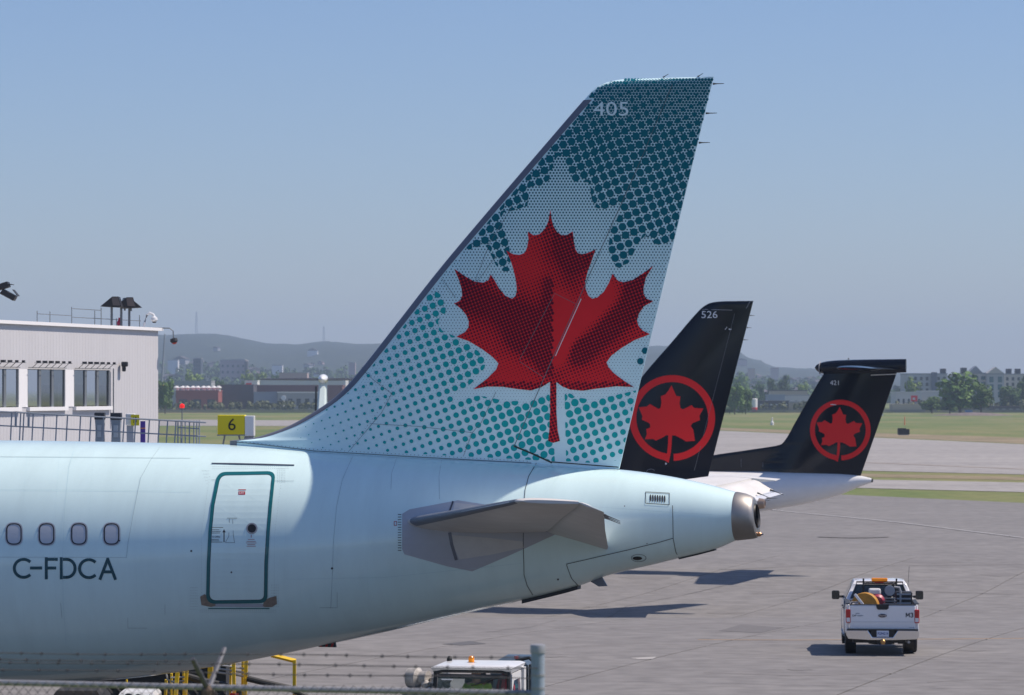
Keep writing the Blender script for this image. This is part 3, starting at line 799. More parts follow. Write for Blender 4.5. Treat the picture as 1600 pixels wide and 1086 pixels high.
decal("scuff_plate", [[(411, 946), (413, 938), (423, 933), (432, 931), (433, 943), (425, 948), (414, 948)]], fo(.009), scuff, A)
decal("door_sill", ribbon([(330, 945), (420, 946)], 5), fo(.008), M["plate"], A, cell=14)
decal("sill_stripe", ribbon([(326, 950.5), (421, 950.5)], 1.5), fo(.008), M["band"], A, cell=14)
gut = [fus.hit(x, y, .008) for x, y in ((331, 724.5), (370, 725.3), (415, 726.3), (460, 727.3))]
obj("rain_gutter", MB().tube(gut, [.010, .014, .014, .010], 6), M["greymetal"], A)
mbr = MB()
def rv_at(x, y, r=.42):
    h = fus.hit(x, y, .006)
    if h: mbr.add([fus.hit(x+r*math.cos(t*1.25), y+r*math.sin(t*1.25), .006) for t in range(5)], [tuple(range(5))])
for i in range(6):
    for k in range(14):
        y = 736+k*5.; rv_at(330-(y-736)*.12-4-i*2.4 if k < 5 else 0, y) if i < (5-k) else None
for k in range(46): rv_at(332-(min(k, 20))*.62-4.5, 745+k*4.3, .38); rv_at(440-(min(k, 22))*.55+1, 742+k*4.3, .38)
for i in range(9):
    for k in range(5): rv_at(434+k*2.8, 733+i*2.6)
    for k in range(5): rv_at(308-k*2.6, 918+i*4.2); rv_at(424+k*2.8, 914+i*4.2)
for i in range(40):
    for k in range(2): rv_at(314+i*3.0, 953+k*3.); rv_at(333+i*3., 729.5+k*3.)
obj("rivet_rows", mbr, M["line"], A, fix=False, kind="stuff")

# cabin windows
shade = mat("window_shade", (.50,.53,.58), .25, coat=.8)
for k, x in enumerate((-232, -181.5, -130.5, -79.5, -28.5, 22, 73, 123.5, 174.5)):
    def cap_loop(o):
        w, h, r = 12.2-o, 16.8-o, 11.-o
        return round_poly([(x-w, 834.5-h), (x+w, 834.5-h), (x+w, 834.5+h), (x-w, 834.5+h)], r, 6)
    if fus.hit(x-14, 834) is None: continue
    wn = decal("window", ring_poly(cap_loop(0), cap_loop(2.0)), fo(.008), M["dark"], A)
    decal("pane", [cap_loop(2.0)], fo(.005), shade, wn, cell=8)
    decal("rim", ring_poly(cap_loop(-1.6), cap_loop(0)), fo(.006), M["plate"], wn)

# registration in round stroke lettering
SWD = 4.6; polys = []
def arc(cx, cy, rx, ry, a0, a1, n=22): return [(cx+rx*math.cos(R(a0+(a1-a0)*k/n)), cy-ry*math.sin(R(a0+(a1-a0)*k/n))) for k in range(n+1)]
yt, yb = 874., 902.
polys += ribbon(arc(37, 888, 14.5, 14, 48, 312), SWD)
polys += ribbon([(48, 887.5), (65, 887.5)], SWD)
polys += ribbon([(72.5, yt-2.2), (72.5, yb+2.2)], SWD) + ribbon([(72.5, yt), (89.5, yt)], SWD) + ribbon([(72.5, 887.5), (87, 887.5)], SWD)
polys += ribbon([(96, yt-2.2), (96, yb+2.2)], SWD) + ribbon([(96, yt), (104, yt)] + arc(104, 888, 13.5, 14, 90, -90)[0:] + [(96, yb)], SWD)
polys += ribbon(arc(139, 888.5, 14.5, 14, 48, 312), SWD)
polys += ribbon([(156.5, yb+3), (168.8, yt-1)], SWD) + ribbon([(168.2, yt-1), (180.5, yb+3)], SWD) + ribbon([(160.5, 893.5), (176, 893.5)], SWD)
decal("registration_lettering", polys, fo(.006), M["letter"], A, cell=12)

# root fairing panels on the trim plate
decal("root_panel", [[(705, 836), (760, 840), (817, 846), (820, 855), (770, 866), (718, 874), (710, 856)]], fo(.007), mat("trim_plate_light", (.56,.55,.54), .5, var=.06, scale=4), A, cell=8)
decal("root_panel", [[(711, 785.5), (758, 791), (752, 798), (706, 803)]], fo(.007), mat("trim_plate_light", (.56,.55,.54), .5, var=.06, scale=4), A, cell=8)
decal("root_panel_edge", ribbon([(708, 784), (702, 803)], 1.2), fo(.010), M["dark"], A, cell=8)
# faint lap joints and rivet lines of the skin
SOFT = mat("soft_seam", (.47,.64,.69), .4)
for pl in ([(-60, 765), (150, 766), (300, 768)], [(448, 905), (600, 902), (815, 880)], [(120, 690), (108, 730), (101, 800), (98, 870), (99, 940), (104, 1010)], [(900, 790), (1040, 800), (1140, 806)]):
    decal("skin_seam", ribbon(pl, .28), fo(.008), SOFT, A, cell=12)
mbs = MB()
for pl in ([(43, 705), (36, 800), (34, 900), (40, 1000)], [(94, 705), (87, 800), (85, 900), (92, 1000)], [(147, 705), (140, 800), (138, 900), (143, 990)], [(213, 880), (214, 960), (220, 1020)], [(578, 780), (574, 900), (578, 960)], [(530, 800), (526, 880), (524, 960)], [(640, 900), (642, 960)], [(845, 860), (850, 910)], [(1060, 800), (1062, 850)], [(1095, 775), (1097, 850)], [(880, 735), (850, 775)], [(448, 780), (444, 900), (448, 990)]):
    for a, b in zip(pl, pl[1:]):
        L = math.hypot(b[0]-a[0], b[1]-a[1]); nn = int(L/3.4)
        for k in range(nn):
            x, y = a[0]+(b[0]-a[0])*k/nn, a[1]+(b[1]-a[1])*k/nn
            if fus.hit(x, y): mbs.add([fus.hit(x+.36*math.cos(t*1.25), y+.36*math.sin(t*1.25), .0085) for t in range(5)], [tuple(range(5))])
obj("rivet_rows", mbs, SOFT, A, fix=False, kind="stuff")
# seams, vents and small fittings on the fuselage
SEAM = []
for pl in ([(838, 724.5), (826, 745), (820.6, 766), (818.5, 790), (817.7, 845), (819, 898), (824, 915), (832, 928), (838, 934)],
           [(903, 914), (893, 903), (886, 884), (885.5, 881), (920, 873), (985, 858), (1030, 847), (1052, 840.6), (1056, 862), (1061, 871)],
           [(1009, 769), (1046, 771), (1046, 789), (1009, 786.5), (1009, 769)], [(1051, 790), (1052, 840)]):
    decal("skin_seam", ribbon(pl, .9), fo(.008), M["dark"], A, cell=12)
SEAM = []
for pl in ([(551, 714), (535, 750), (526, 792), (521, 850), (520, 889), (517, 950)], [(0, 714), (150, 715), (298, 716.5)], [(250, 699), (235, 720), (220, 747), (209, 800), (200, 850), (198, 871), (0, 870.5)],
           [(200, 965), (200, 981), (230, 981)], [(258, 944), (258, 960)], [(95, 942), (97, 965)], [(500, 949), (527, 949), (527, 925)], [(330, 750), (460, 752)], [(690, 720), (686, 745), (687, 780)], [(620, 716), (612, 740), (611, 765)]):
    decal("skin_seam", ribbon(pl, .36), fo(.008), mat("mid_seam", (.22,.30,.34), .5), A, cell=12)
for k in range(7):
    decal("vent_slot", [circ(1016.5+k*3.7, 778.3+k*.25, 1.25, 10, 4.6)], fo(.006), M["black"], A, convex=True)
decal("drain_hole", [circ(996, 872, 7.5, 16, .38)], fo(.006), M["black"], A, convex=True)
decal("drain_hole_rim", ring_poly(circ(998, 871.5, 12, 16, .5), circ(998, 871.5, 11.2, 16, .48)), fo(.006), M["line"], A)
for x, y, r in ((299, 861, 1.6), (519, 888, 1.8), (976, 791, .9), (872, 905, 1.5), (1011, 849, .8), (187, 845, 1.2)):
    decal("skin_port", [circ(x, y, r, 8)], fo(.006), M["dark"], A, convex=True)
# dark strip, blade antenna and striped drain mast under the belly
def belly(px): u, _ = fa.uw(px, 900); return u, fus.B(u)
kp = MB(); rr = []
for px in (818, 835, 860, 885, 905):
    u, b = belly(px); rr.append([Vector((u, -.12, b+.05)), Vector((u, .12, b+.05)), Vector((u, .10, b-.05)), Vector((u, -.10, b-.05))])
obj("dark_belly_strip", kp.rings(rr), M["dark"], A)
u, b = belly(930); obj("blade_antenna", MB().prism([(-.22, .06), (.10, .06), (.19, -.09), (.06, -.10)], lambda p: (u+p[0], -.02, b+p[1]), lambda p: (u+p[0], .02, b+p[1])), M["greymetal"], A)
u, b = belly(1090); obj("belly_strip", MB().rings([[Vector((belly(px)[0], y_, belly(px)[1]+z_)) for y_, z_ in ((-.09, .03), (.09, .03), (.06, -.018), (-.06, -.018))] for px in (1062, 1090, 1118)]), M["dark"], A)
u, b = belly(510)
mast = obj("drain_mast", MB().prism([(-.10, .08), (.14, .08), (.16, -.035), (-.12, -.035)], lambda p: (u+p[0], -.03, b+p[1]), lambda p: (u+p[0], .03, b+p[1])), M["dark"], A)
for k in range(3):
    obj("stripe", MB().prism([(-.10+k*.09, -.032), (-.065+k*.09, -.032), (-.045+k*.09, .03), (-.08+k*.09, .03)], lambda p: (u+p[0], -.034, b+p[1]), lambda p: (u+p[0], .034, b+p[1])), M["redlens"], mast)

# ------------------------------------------------------------------ round leaf emblem for the two black tails
EMB = [(510,182),(540,250),(553,278),(590,283),(583,340),(590,385),(612,398),(640,385),(690,360),(712,385),(795,390),(760,455),(765,495),(700,520),(682,545),(705,580),(720,680),(640,685),(600,660),(545,632),(515,630),(512,700),(505,780),(485,875),(440,850),(470,800),(478,720),(482,632),(465,628),(430,650),(370,678),(345,662),(272,665),(290,620),(285,575),(320,560),(318,530),(300,515),(245,490),(250,460),(218,380),(290,372),(318,350),(360,375),(395,395),(412,385),(420,340),(415,280),(455,265),(480,235)]
EMB = [((x-517)/383, (y-475)/383) for x, y in EMB]
def emblem(finx, parent, cx, cy, rad, sx=1.):
    f = lambda off: (lambda x, y: finx.hit(x, y, off))
    ringq = []
    N = 72
    for k in range(N):
        t0, t1 = R(-88+350*k/N), R(-88+350*(k+1)/N); ri = .838
        P = lambda r, t: (cx+rad*sx*r*math.cos(t), cy-rad*r*math.sin(t))
        ringq.append([P(1, t0), P(1, t1), P(ri, t1), P(ri, t0)])
    decal("emblem_ring", ringq, f(.012), M["logored"], parent)
    decal("emblem_leaf", [[(cx+rad*sx*x, cy+rad*y) for x, y in EMB]], f(.013), M["logored"], parent, cell=8)

# ------------------------------------------------------------------ second airliner: black fin 526
fb = Frame(1100, 129.0)
B = fb.empty("airliner", "black-finned airliner with red leaf emblem and number 526, behind the ice-blue tail", "airliner")
fusb = Fuselage(fb, [(-400, 728), (500, 730), (800, 735), (950, 742), (1040, 751), (1105, 759), (1150, 769), (1186, 778)],
                [(-400, 895), (500, 895), (800, 884), (950, 858), (1040, 836), (1105, 818), (1150, 807), (1186, 796)], .95, front=-32, nose=6)
obj("fuselage", fusb.mesh(.25, 56), M["white"], B, smooth=True, sharp=60)
gear(B, -14, 2., gz(129)+.06, 2.8)
gear(B, -29, 2., gz(135)+.06, .3, .38)
finb = Fin(fb, [(880, 728), (930, 690), (975, 631), (1002, 590), (1010, 580), (1050, 534), (1090, 487.5), (1096, 481.5), (1104, 476), (1113, 472.5), (1124, 471), (1135, 470.5)], [(1102, 762), (1177, 470.5)], .33, .12, drop=.8)
FB = obj("vertical_fin", finb.mesh(), M["blackpaint"], B, smooth=True, sharp=50)
emblem(finb, FB, 1050.4, 653.1, 67)
vs, fs = text_in("526", 1096, 486, 1121, 497); decal("fleet_number", [], lambda x, y: finb.hit(x, y, .012), M["whitetext"], FB, faces2d=(vs, fs))
decal("fin_seam", ribbon([(1097, 483.3), (1144, 484.6)], .5) + ribbon([(1166, 482), (1172, 471)], .45), lambda x, y: finb.hit(x, y, .012), M["plate"], FB, cell=20)
decal("rudder_seam", ribbon([(1148, 490), (1085, 735)], .5), lambda x, y: finb.hit(x, y, .012), M["greymetal"], FB, cell=20)
decal("fin_marks", ribbon([(1133, 515), (1136, 511)], .9) + ribbon([(1139, 514.5), (1142.5, 514.5)], 1.6) + [circ(1040.5, 724.5, 1.4, 8)], lambda x, y: finb.hit(x, y, .012), M["whitetext"], FB)
decal("fin_arc", ribbon(arc(1017, 739, 7.5, 6, 40, 160, 10), .8), lambda x, y: finb.hit(x, y, .012), M["greymetal"], FB)
wicks(FB, [Vector((fb.uw(x, y)[0], 0, fb.uw(x, y)[1])) for x, y in ((1172, 493), (1167, 512), (1162, 531))], .18, .012)
# tailplane, mostly hidden behind the near aircraft
def hsb(s):
    u0, w0 = fb.uw(1120, 800)
    return [(s*v, u0-3.6+v*.66, w0+v*.10, u0-.1+v*.26, w0+v*.10-.05, .16-.017*v) for v in (.4, 3.0, 5.6, 6.0)]
for s in (1, -1):
    HB = obj("tailplane", airfoil_loft(hsb(s), 20), M["white"], B, smooth=True, sharp=40)
    q = hsb(s)[2]; q0 = hsb(s)[1]
    wicks(HB, [Vector((q0[3]+(q[3]-q0[3])*k-.02, -(q0[0]+(q[0]-q0[0])*k), q0[4]+(q[4]-q0[4])*k)) for k in (.1, .35, .6)], .45, .013)
    obj("elevator_gap", MB().tube([Vector((p[1]+(p[3]-p[1])*.68, -p[0], p[2]+(p[4]-p[2])*.68+p[5]*.66)) for p in hsb(s)], .014, 5), M["line"], HB)
zcb, rbb, rwb = fusb.sec(fusb.u1)
obj("exhaust_end", MB().lathe([(-.05, rbb*1.01), (.22, rbb*.82), (.24, rbb*.6), (.1, rbb*.5)], (fusb.u1, 0, zcb), (1, 0, 0), 24), mat("tan_metal", (.33,.25,.20), .4, metal=.6), B, smooth=True)

# ------------------------------------------------------------------ third aircraft: T-tail 421
fc = Frame(1300, 151.0)
C = fc.empty("turboprop", "white turboprop with black T-tail, red leaf emblem and number 421", "turboprop")
fusc = Fuselage(fc, [(400, 730), (900, 733), (1110, 736), (1240, 737), (1300, 739), (1345, 743.5), (1362, 747.5)],
                [(400, 838), (900, 838), (1030, 829), (1110, 816), (1190, 799), (1260, 787), (1310, 774), (1345, 760), (1362, 754)], .98, front=-26, nose=5)
obj("fuselage", fusc.mesh(.2, 56), M["white"], C, smooth=True, sharp=60)
gear(C, -13, 1.5, gz(151)+.06, 3.6, .5)
gear(C, -23, 1.5, gz(151)+.06, .25, .35)
obj("tail_end", MB().lathe([(-.03, fusc.sec(fusc.u1)[1]*1.02), (.06, fusc.sec(fusc.u1)[1]*.8)], (fusc.u1, 0, fusc.sec(fusc.u1)[0]), (1, 0, 0), 16), M["dark"], C)
finc = Fin(fc, [(1050, 732), (1060, 726), (1080, 719), (1116, 711), (1170, 703), (1221, 694), (1226, 689), (1243, 660), (1267, 618), (1286, 586), (1294, 572)], [(1345, 743), (1405, 572)], .27, .17, round_tip=.02, drop=.5, main=[(1286, 586), (1203, 732)])
FC = obj("vertical_fin", finc.mesh(), M["blackpaint"], C, smooth=True, sharp=50)
emblem(finc, FC, 1313, 672, 47.4)
vs, fs = text_in("421", 1297, 594.5, 1310.5, 601.5); decal("fleet_number", [], lambda x, y: finc.hit(x, y, .012), M["whitetext"], FC, faces2d=(vs, fs))
decal("fin_marks", ribbon([(1298, 632), (1306, 632.5)], 1.2) + ribbon([(1361, 586.2), (1401, 584.5)], 1.3), lambda x, y: finc.hit(x, y, .014), M["whitetext"], FC)
decal("dorsal_seam", ribbon([(1158, 706), (1158, 730)], .5) + ribbon([(1192, 700), (1192, 730)], .5), lambda x, y: finc.hit(x, y, .012), M["greymetal"], FC)
# bullet fairing
top = [(1273, 574), (1276, 570), (1282, 567), (1292, 564.5), (1311, 562.8), (1360, 561.6), (1416, 561)]; bot = [(1273, 574.6), (1276, 579), (1282, 582.5), (1290, 584.5), (1311, 585.5), (1360, 584.5), (1416, 582)]
rings_ = []
ft = pchip([fc.uw(*p) for p in top]); fbm = pchip([fc.uw(*p) for p in bot]); ua, ub = fc.uw(1273, 574)[0], fc.uw(1416, 570)[0]
for k in range(40):
    t = k/39; u = ua+(ub-ua)*t**1.7; z0, z1 = fbm(u), ft(u); hh = max(.01, (z1-z0)/2); wd = hh*(1.0 if t < .6 else 1-.55*(t-.6)/.4)
    rings_.append([Vector((u, wd*math.cos(2*math.pi*j/24), (z0+z1)/2+hh*math.sin(2*math.pi*j/24))) for j in range(24)])
BF = obj("bullet_fairing", MB().rings(rings_), M["blackpaint"], C, smooth=True, sharp=50)
uL, wL = fc.uw(1308, 575.5); uT, wT = fc.uw(1406, 577)
for s in (1, -1):
    obj("tailplane", airfoil_loft([(s*.1, uL, wL, uT, wT, .14), (s*4.3, uL+.75, wL, uT-.35, wT, .09), (s*4.6, uL+1.0, wL, uT-.4, wT, .03)], 20), M["blackpaint"], C, smooth=True, sharp=40)
obj("antenna", MB().tube([fc_ for fc_ in (Vector((fc.uw(1326, 562)[0], 0, fc.uw(1326, 562)[1])), Vector((fc.uw(1326, 559)[0], 0, fc.uw(1326, 559.5)[1])))], .03, 6), M["dark"], C)
obj("fin_cap_seam", MB().lathe([(0, .30), (.015, .30)], (fc.uw(1281, 575)[0], 0, (ft(fc.uw(1281, 575)[0])+fbm(fc.uw(1281, 575)[0]))/2), (1, 0, 0), 24), M["plate"], BF)

# ------------------------------------------------------------------ far T-tail beyond the terminal
Yt = 300.
T = empty("regional_airliner", (at(505, 600, Yt).x, Yt, 0), 0, "white T-tailed aircraft far off, just left of the ice-blue fin", "airliner")
zt = lambda py: CZ-(py-HZ)/F*Yt
SX = Yt/F
wt_ = mat("pale_green_white", (.62,.72,.70), .3, coat=.4)
ring = lambda z, w, y0, y1: [Vector((-w, y0, z)), Vector((-w*.6, y0-.25, z)), Vector((w*.6, y0-.25, z)), Vector((w, y0, z)), Vector((w, y1, z)), Vector((0, y1+.5, z)), Vector((-w, y1, z))]
obj("vertical_fin", MB().rings([ring(zt(690), .55, -4.5, -1.2), ring(zt(640), .42, -2.6, -.6), ring(zt(600), .34, -.8, .6), ring(zt(594), .34, -.6, .7)]), wt_, T, smooth=True)
bl = obj("bullet_fairing", MB().lathe([(-2.0, .05), (-1.7, .22), (-1.1, .40), (0, .46), (1.2, .38), (2.2, .15)], (0, 0, zt(592.5)), (0, 1, 0), 20), M["white"], T, smooth=True)
for s in (-1, 1):
    obj("tailplane", MB().rings([[Vector((x, y0, zt(592.6)-.07*k)), Vector((x, (y0+y1)/2, zt(592.6)+.10*k)), Vector((x, y1, zt(592.6))), Vector((x, (y0+y1)/2, zt(592.6)-.10*k))] for x, y0, y1, k in ((s*.3, -1.2, 1., 1.2), (s*5.7, -.3, .9, .7))]), M["dark"], T)
obj("fuselage", MB().lathe([(-22, .1), (-20, 1.1), (-17, 1.35), (-5, 1.35), (0, 1.0), (3.5, .2)], (0, 0, zt(690)-.6), (0, 1, 0), 24), M["white"], T, smooth=True)
obj("rudder", MB().box2((-.75, .2, zt(688)), (-.62, .9, zt(604))), M["dark"], T)
gear(T, 0, zt(690)-1.5, gz(300)+.05, 1.2, .5)

# ------------------------------------------------------------------ terminal building on the left
WD = Vector((math.sin(R(15.3)), math.cos(R(15.3)))); WN = Vector((WD.y, -WD.x)); WP = Vector((-10.2, 95.0))
def wall_hit(px, py):
    k = (px-800)/F
    # WP - s*WD = t*(k,1)
    s = (WP.x-k*WP.y)/(WD.x-k*WD.y); t = WP.y-s*WD.y
    return s, CZ-(py-HZ)/F*t                       # s: metres from the far corner towards us
def wall_w(s, z, off=0.): P = WP-WD*s+WN*off; return Vector((P.x, P.y, z))
TB = empty("terminal_building", (WP.x, WP.y, 0), 0, "white ribbed-metal terminal building with grouped dark windows", "building")
def wl(s, z, off=0.): return wall_w(s, z, off)-Vector((WP.x, WP.y, 0))
zr = wall_hit(245, 517)[1]; zcap = wall_hit(245, 512.2)[1]
holes = []
y_of = lambda x, y: wall_hit(x, y)
sT = (y_of(101, 577)[1]+y_of(170, 579)[1])/2; sB = (y_of(101, 634.5)[1]+y_of(170, 635.5)[1])/2
def wx(px): return wall_hit(px, 600)[0]
bays = [(wx(170.5), wx(114.5)), (wx(101), wx(42)), (wx(28.5), wx(-36)), (wx(-50), wx(-120))]
sL = 16.0
def ribbed(s0, s1, z0, z1):
    mb = MB(); p = .20; prof = []; s = s0
    while s < s1-1e-6:
        for ds, o in ((0, 0), (.12, 0), (.135, .006), (.185, .006)):
            if s+ds < s1: prof.append((s+ds, o))
        s += p
    prof.append((s1, 0))
    for (a, oa), (b, ob) in zip(prof, prof[1:]):
        mb.add([wl(a, z0, oa), wl(b, z0, ob), wl(b, z1, ob), wl(a, z1, oa)], [(0, 1, 2, 3)])
    return mb
cur = 0.
SEG = []
for a, b in bays[:3]: SEG.append((cur, a)); cur = b
zg = gz(95)-.3
obj("wall_cladding", ribbed(0, sL, sT, zr), M["wallwhite"], TB)
obj("wall_cladding", ribbed(0, sL, zg, sB), M["wallwhite"], TB)
obj("wall_cladding", ribbed(0, bays[0][0], sB, sT), M["wallwhite"], TB)
for k in range(2):
    a, b = bays[k][1], bays[k+1][0]
    obj("pier", MB().add([wl(a, sB, .02), wl(b, sB, .02), wl(b, sT, .02), wl(a, sT, .02), wl(a, sB, -.2), wl(b, sB, -.2), wl(b, sT, -.2), wl(a, sT, -.2)], [(0,1,2,3),(0,3,7,4),(1,5,6,2)]), M["capwhite"], TB)
obj("parapet", MB().add([wl(-.15, zr, .10), wl(sL, zr, .10), wl(sL, zcap, .10), wl(-.15, zcap, .10), wl(-.15, zr, -.3), wl(sL, zr, -.3), wl(sL, zcap, -.3), wl(-.15, zcap, -.3)], [(0,1,2,3),(3,2,6,7),(4,7,6,5),(0,3,7,4),(0,4,5,1)]), M["capwhite"], TB)
bk = -WN*9
obj("end_wall", MB().add([wl(0, zg), wl(0, zr), wl(0, zr)+Vector((bk.x, bk.y, 0)), wl(0, zg)+Vector((bk.x, bk.y, 0))], [(0,1,2,3)]), M["wallwhite"], TB)
obj("roof", MB().add([wl(0, zr-.05), wl(sL, zr-.05), wl(sL, zr-.05)+Vector((bk.x, bk.y, 0)), wl(0, zr-.05)+Vector((bk.x, bk.y, 0))], [(0,1,2,3)]), M["concrete"], TB)
obj("room_interior", MB().add([wl(.3, sB-.3, -3.2), wl(sL, sB-.3, -3.2), wl(sL, sT+.2, -3.2), wl(.3, sT+.2, -3.2), wl(.3, sB-.3, -.3), wl(sL, sB-.3, -.3)], [(0,1,2,3),(4,5,1,0)]), mat("room_dim", (.30,.38,.35), .8, var=.5, scale=.5), TB)
for a, b in bays[:3]:
    wnd = obj("window_sill", MB().add([wl(a-.03, sB-.10, .10), wl(b+.03, sB-.10, .10), wl(b+.03, sB, .10), wl(a-.03, sB, .10), wl(a-.03, sB-.10, -.2), wl(b+.03, sB-.10, -.2), wl(b+.03, sB, -.2), wl(a-.03, sB, -.2)], [(0,1,2,3),(3,2,6,7),(0,4,5,1),(0,3,7,4),(1,5,6,2)]), M["capwhite"], TB)
    n = 3; wdt = (b-a)/n
    for k in range(n):
        p0, p1_ = a+k*wdt+.05, a+(k+1)*wdt-.05
        pn = obj("pane", MB().add([wl(p0, sB+.02, -.015), wl(p1_, sB+.02, -.015), wl(p1_, sT-.02, -.015), wl(p0, sT-.02, -.015)], [(0,1,2,3)]), TGLASS, wnd)
    for k in range(n+1):
        c = a+k*wdt; wd2 = .07 if 0 < k < n else .05
        obj("mullion", MB().add([wl(c+q*wd2, z, o) for o in (.012, -.05) for z in (sB, sT) for q in (-1, 1)], [(0,1,3,2),(0,4,5,1),(2,3,7,6),(0,2,6,4),(1,5,7,3)]), M["frame"], wnd)
    obj("blind", MB().add([wl(a+.06, sT-.42, -.03), wl(b-.06, sT-.42, -.03), wl(b-.06, sT, -.03), wl(a+.06, sT, -.03)], [(0,1,2,3)]), mat("pale_blind", (.50,.53,.54), .8), wnd)
    rail = obj("lamp_rail", MB().tube([wl(a, sT+.16, .22), wl(b, sT+.16, .22)], .008, 5).tube([wl(a, sT+.04, .05), wl(b, sT+.04, .05)], .012, 5), M["frame"], TB)
    nb = 6
    for k in range(nb):
        s = a+(b-a)*(k+.5)/nb
        obj("rail_lamp", MB().box(wl(s, sT+.19, .24), (.07, .12, .06), R(20*k)).tube([wl(s+.1, sT+.03, .1), wl(s, sT+.17, .22)], .008, 4), M["dark"], rail)
obj("pipe", MB().tube([wl(bays[0][0]-.12, sT+.05, .08), wl(bays[0][0]-.12, sB-.5, .08)], .02, 6), M["frame"], TB)
obj("wall_fixture", MB().box(wl(wx(187), y_of(187, 569)[1], .15), (.18, .2, .14)).box(wl(wx(187.5), y_of(187, 575)[1], .12), (.1, .14, .2)), M["dark"], TB, bevel=.03)

# roof furniture
def roof_pt(px, off=-.8):
    k = (px-800)/F; Q = WP+WN*off; s = (Q.x-k*Q.y)/(WD.x-k*WD.y); return wall_w(s, zr-.05, off)
rl = empty("roof_railing", roof_pt(140, -1.2), 0, "thin steel guard rail along the terminal roof", "railing")
base = roof_pt(140, -1.2)
for k, (x0, x1, h) in enumerate(((58, 112, .42), (112, 158, .62), (112, 220, .38))):
    a, b = roof_pt(x0, -1.2)-base, roof_pt(x1, -1.2)-base
    obj("rail", MB().tube([a+Vector((0, 0, h)), b+Vector((0, 0, h))], .010, 5), M["frame"], rl)
for x, h in ((58, .5), (78, .5), (112, .66), (148, .6), (158, .7), (182, .42), (218, .55)):
    a = roof_pt(x, -1.2)-base; obj("post", MB().tube([a, a+Vector((0, 0, h))], .011, 5), M["frame"], rl)
def floodlight(p, rz, label, heads, hgt, sc=1.):
    e = empty("floodlight", p, rz, label, "floodlight", "dark floodlights on the terminal roof")
    obj("mast", MB().tube([(0, 0, -.05), (0, 0, hgt)], .035, 8), M["frame"], e)
    for k, (dx, r) in enumerate(heads):
        rot = Matrix.Rotation(r, 3, 'Z'); off = Vector((dx, 0, hgt))
        # wedge-shaped housing with an open visor
        P = [(-.30, -.02), (.04, .26), (.22, .26), (.30, -.02), (.2, -.05)]
        hd = obj("lamp_housing", MB().prism([(a*sc, b*sc) for a, b in P], lambda p: rot @ Vector((p[0], -.22*sc, p[1]))+off, lambda p: rot @ Vector((p[0], .22*sc, p[1]))+off), mat("lamp_black", (.022,.022,.026), .45), e, bevel=.01)
        obj("bracket", MB().tube([off-Vector((0, 0, .12)), off+Vector((0, 0, .1))], .03, 6), M["frame"], hd)
        obj("lens", MB().add([rot @ Vector(q)*sc+off for q in ((.02, -.224, .235), (.20, -.224, .245), (.275, -.224, .0), (.06, -.224, .01))], [(0,1,2,3)]), mat("lamp_lens_brown", (.13,.105,.10), .35), hd)
floodlight(roof_pt(174.5), R(0), "black wedge floodlight on the roof, single one nearer the windows", [(0, 0)], .74)
floodlight(roof_pt(189.5), R(0), "black wedge floodlight on the roof, middle of three masts", [(.1, .2)], .74)
floodlight(roof_pt(202), R(180), "black wedge floodlight on the roof, next to the white camera", [(-.05, .2)], .74)
Pm = at(-14, 470, 92)
e = empty("floodlight", (Pm.x, Pm.y, zr-.1), 0, "dark floodlight cluster high at the left edge of the photo", "floodlight")
hh0 = at(0, 452, 92).z-zr+.1; ox = at(6, 455, 92).x-Pm.x
obj("mast", MB().tube([(0, 0, 0), (0, 0, hh0)], .05, 8), M["frame"], e)
obj("arm", MB().tube([(0, 0, hh0-.12), (ox+.1, 0, hh0-.10)], .03, 6), M["frame"], e)
for dx, dz, ry in ((ox-.05, .08, -.3), (ox+.14, -.16, .5), (ox-.45, .05, .1)):
    hd = obj("lamp_housing", MB().box((dx, 0, hh0+dz), (.42, .4, .16), 0, Matrix.Rotation(ry, 3, 'Y')), mat("lamp_black", (.022,.022,.026), .45), e, bevel=.02)
    obj("visor", MB().box((dx+.2, 0, hh0+dz+.06), (.22, .38, .02), 0, Matrix.Rotation(ry+.4, 3, 'Y')), M["dark"], hd)
p = roof_pt(223, -.3)
e = empty("security_camera", p, 0, "white gooseneck security camera on the roof edge", "camera")
obj("neck", MB().tube([(0, 0, -.02), (.06, 0, .3), (.12, 0, .5), (.2, 0, .56), (.30, 0, .52), (.34, 0, .44)], .035, 8), M["white"], e, smooth=True)
obj("dome", MB().lathe([(0, .04), (.03, .09), (.10, .10), (.15, .06), (.17, .01)], (.33, 0, .46), (0, 0, -1), 14), M["white"], e, smooth=True)
obj("lens", MB().lathe([(0, .07), (.05, .05), (.06, .01)], (.33, 0, .33), (0, 0, -1), 12), M["black"], e)
obj("strut", MB().tube([(-.1, 0, -.02), (0, 0, .12)], .02, 6), M["dark"], e)
p = wall_w(0, zr+.02, -.2); q = at(270.5, 513, p.y); r2 = at(271, 528, p.y)
e = empty("obstruction_lamp", p, 0, "red hanging lamp on a thin bent arm at the terminal corner", "lamp")
obj("arm", MB().tube([(-.3, 0, .08), (q.x-p.x-.1, 0, .06), (q.x-p.x, 0, -.02), (q.x-p.x+.01, 0, r2.z-p.z)], .018, 6), M["frame"], e)
lp_ = Vector((q.x-p.x+.01, 0, r2.z-p.z))
obj("lamp_head", MB().lathe([(0, .03), (.02, .10), (.10, .11), (.14, .08)], lp_, (.2, 0, -1), 12), M["dark"], e)
obj("lens", MB().lathe([(.12, .08), (.17, .06), (.19, .01)], lp_, (.2, 0, -1), 12), mat("lamp_red", (.5,.05,.02), .3), e)
e = tag(obj("fire_extinguisher", MB().lathe([(0, .05), (.01, .07), (.3, .07), (.36, .03), (.42, .03)], roof_pt(186.5, -.9), (0, 0, 1), 12), mat("pink_red", (.6,.05,.12), .4)), "small pink-red cylinder standing on the terminal roof", "cylinder")

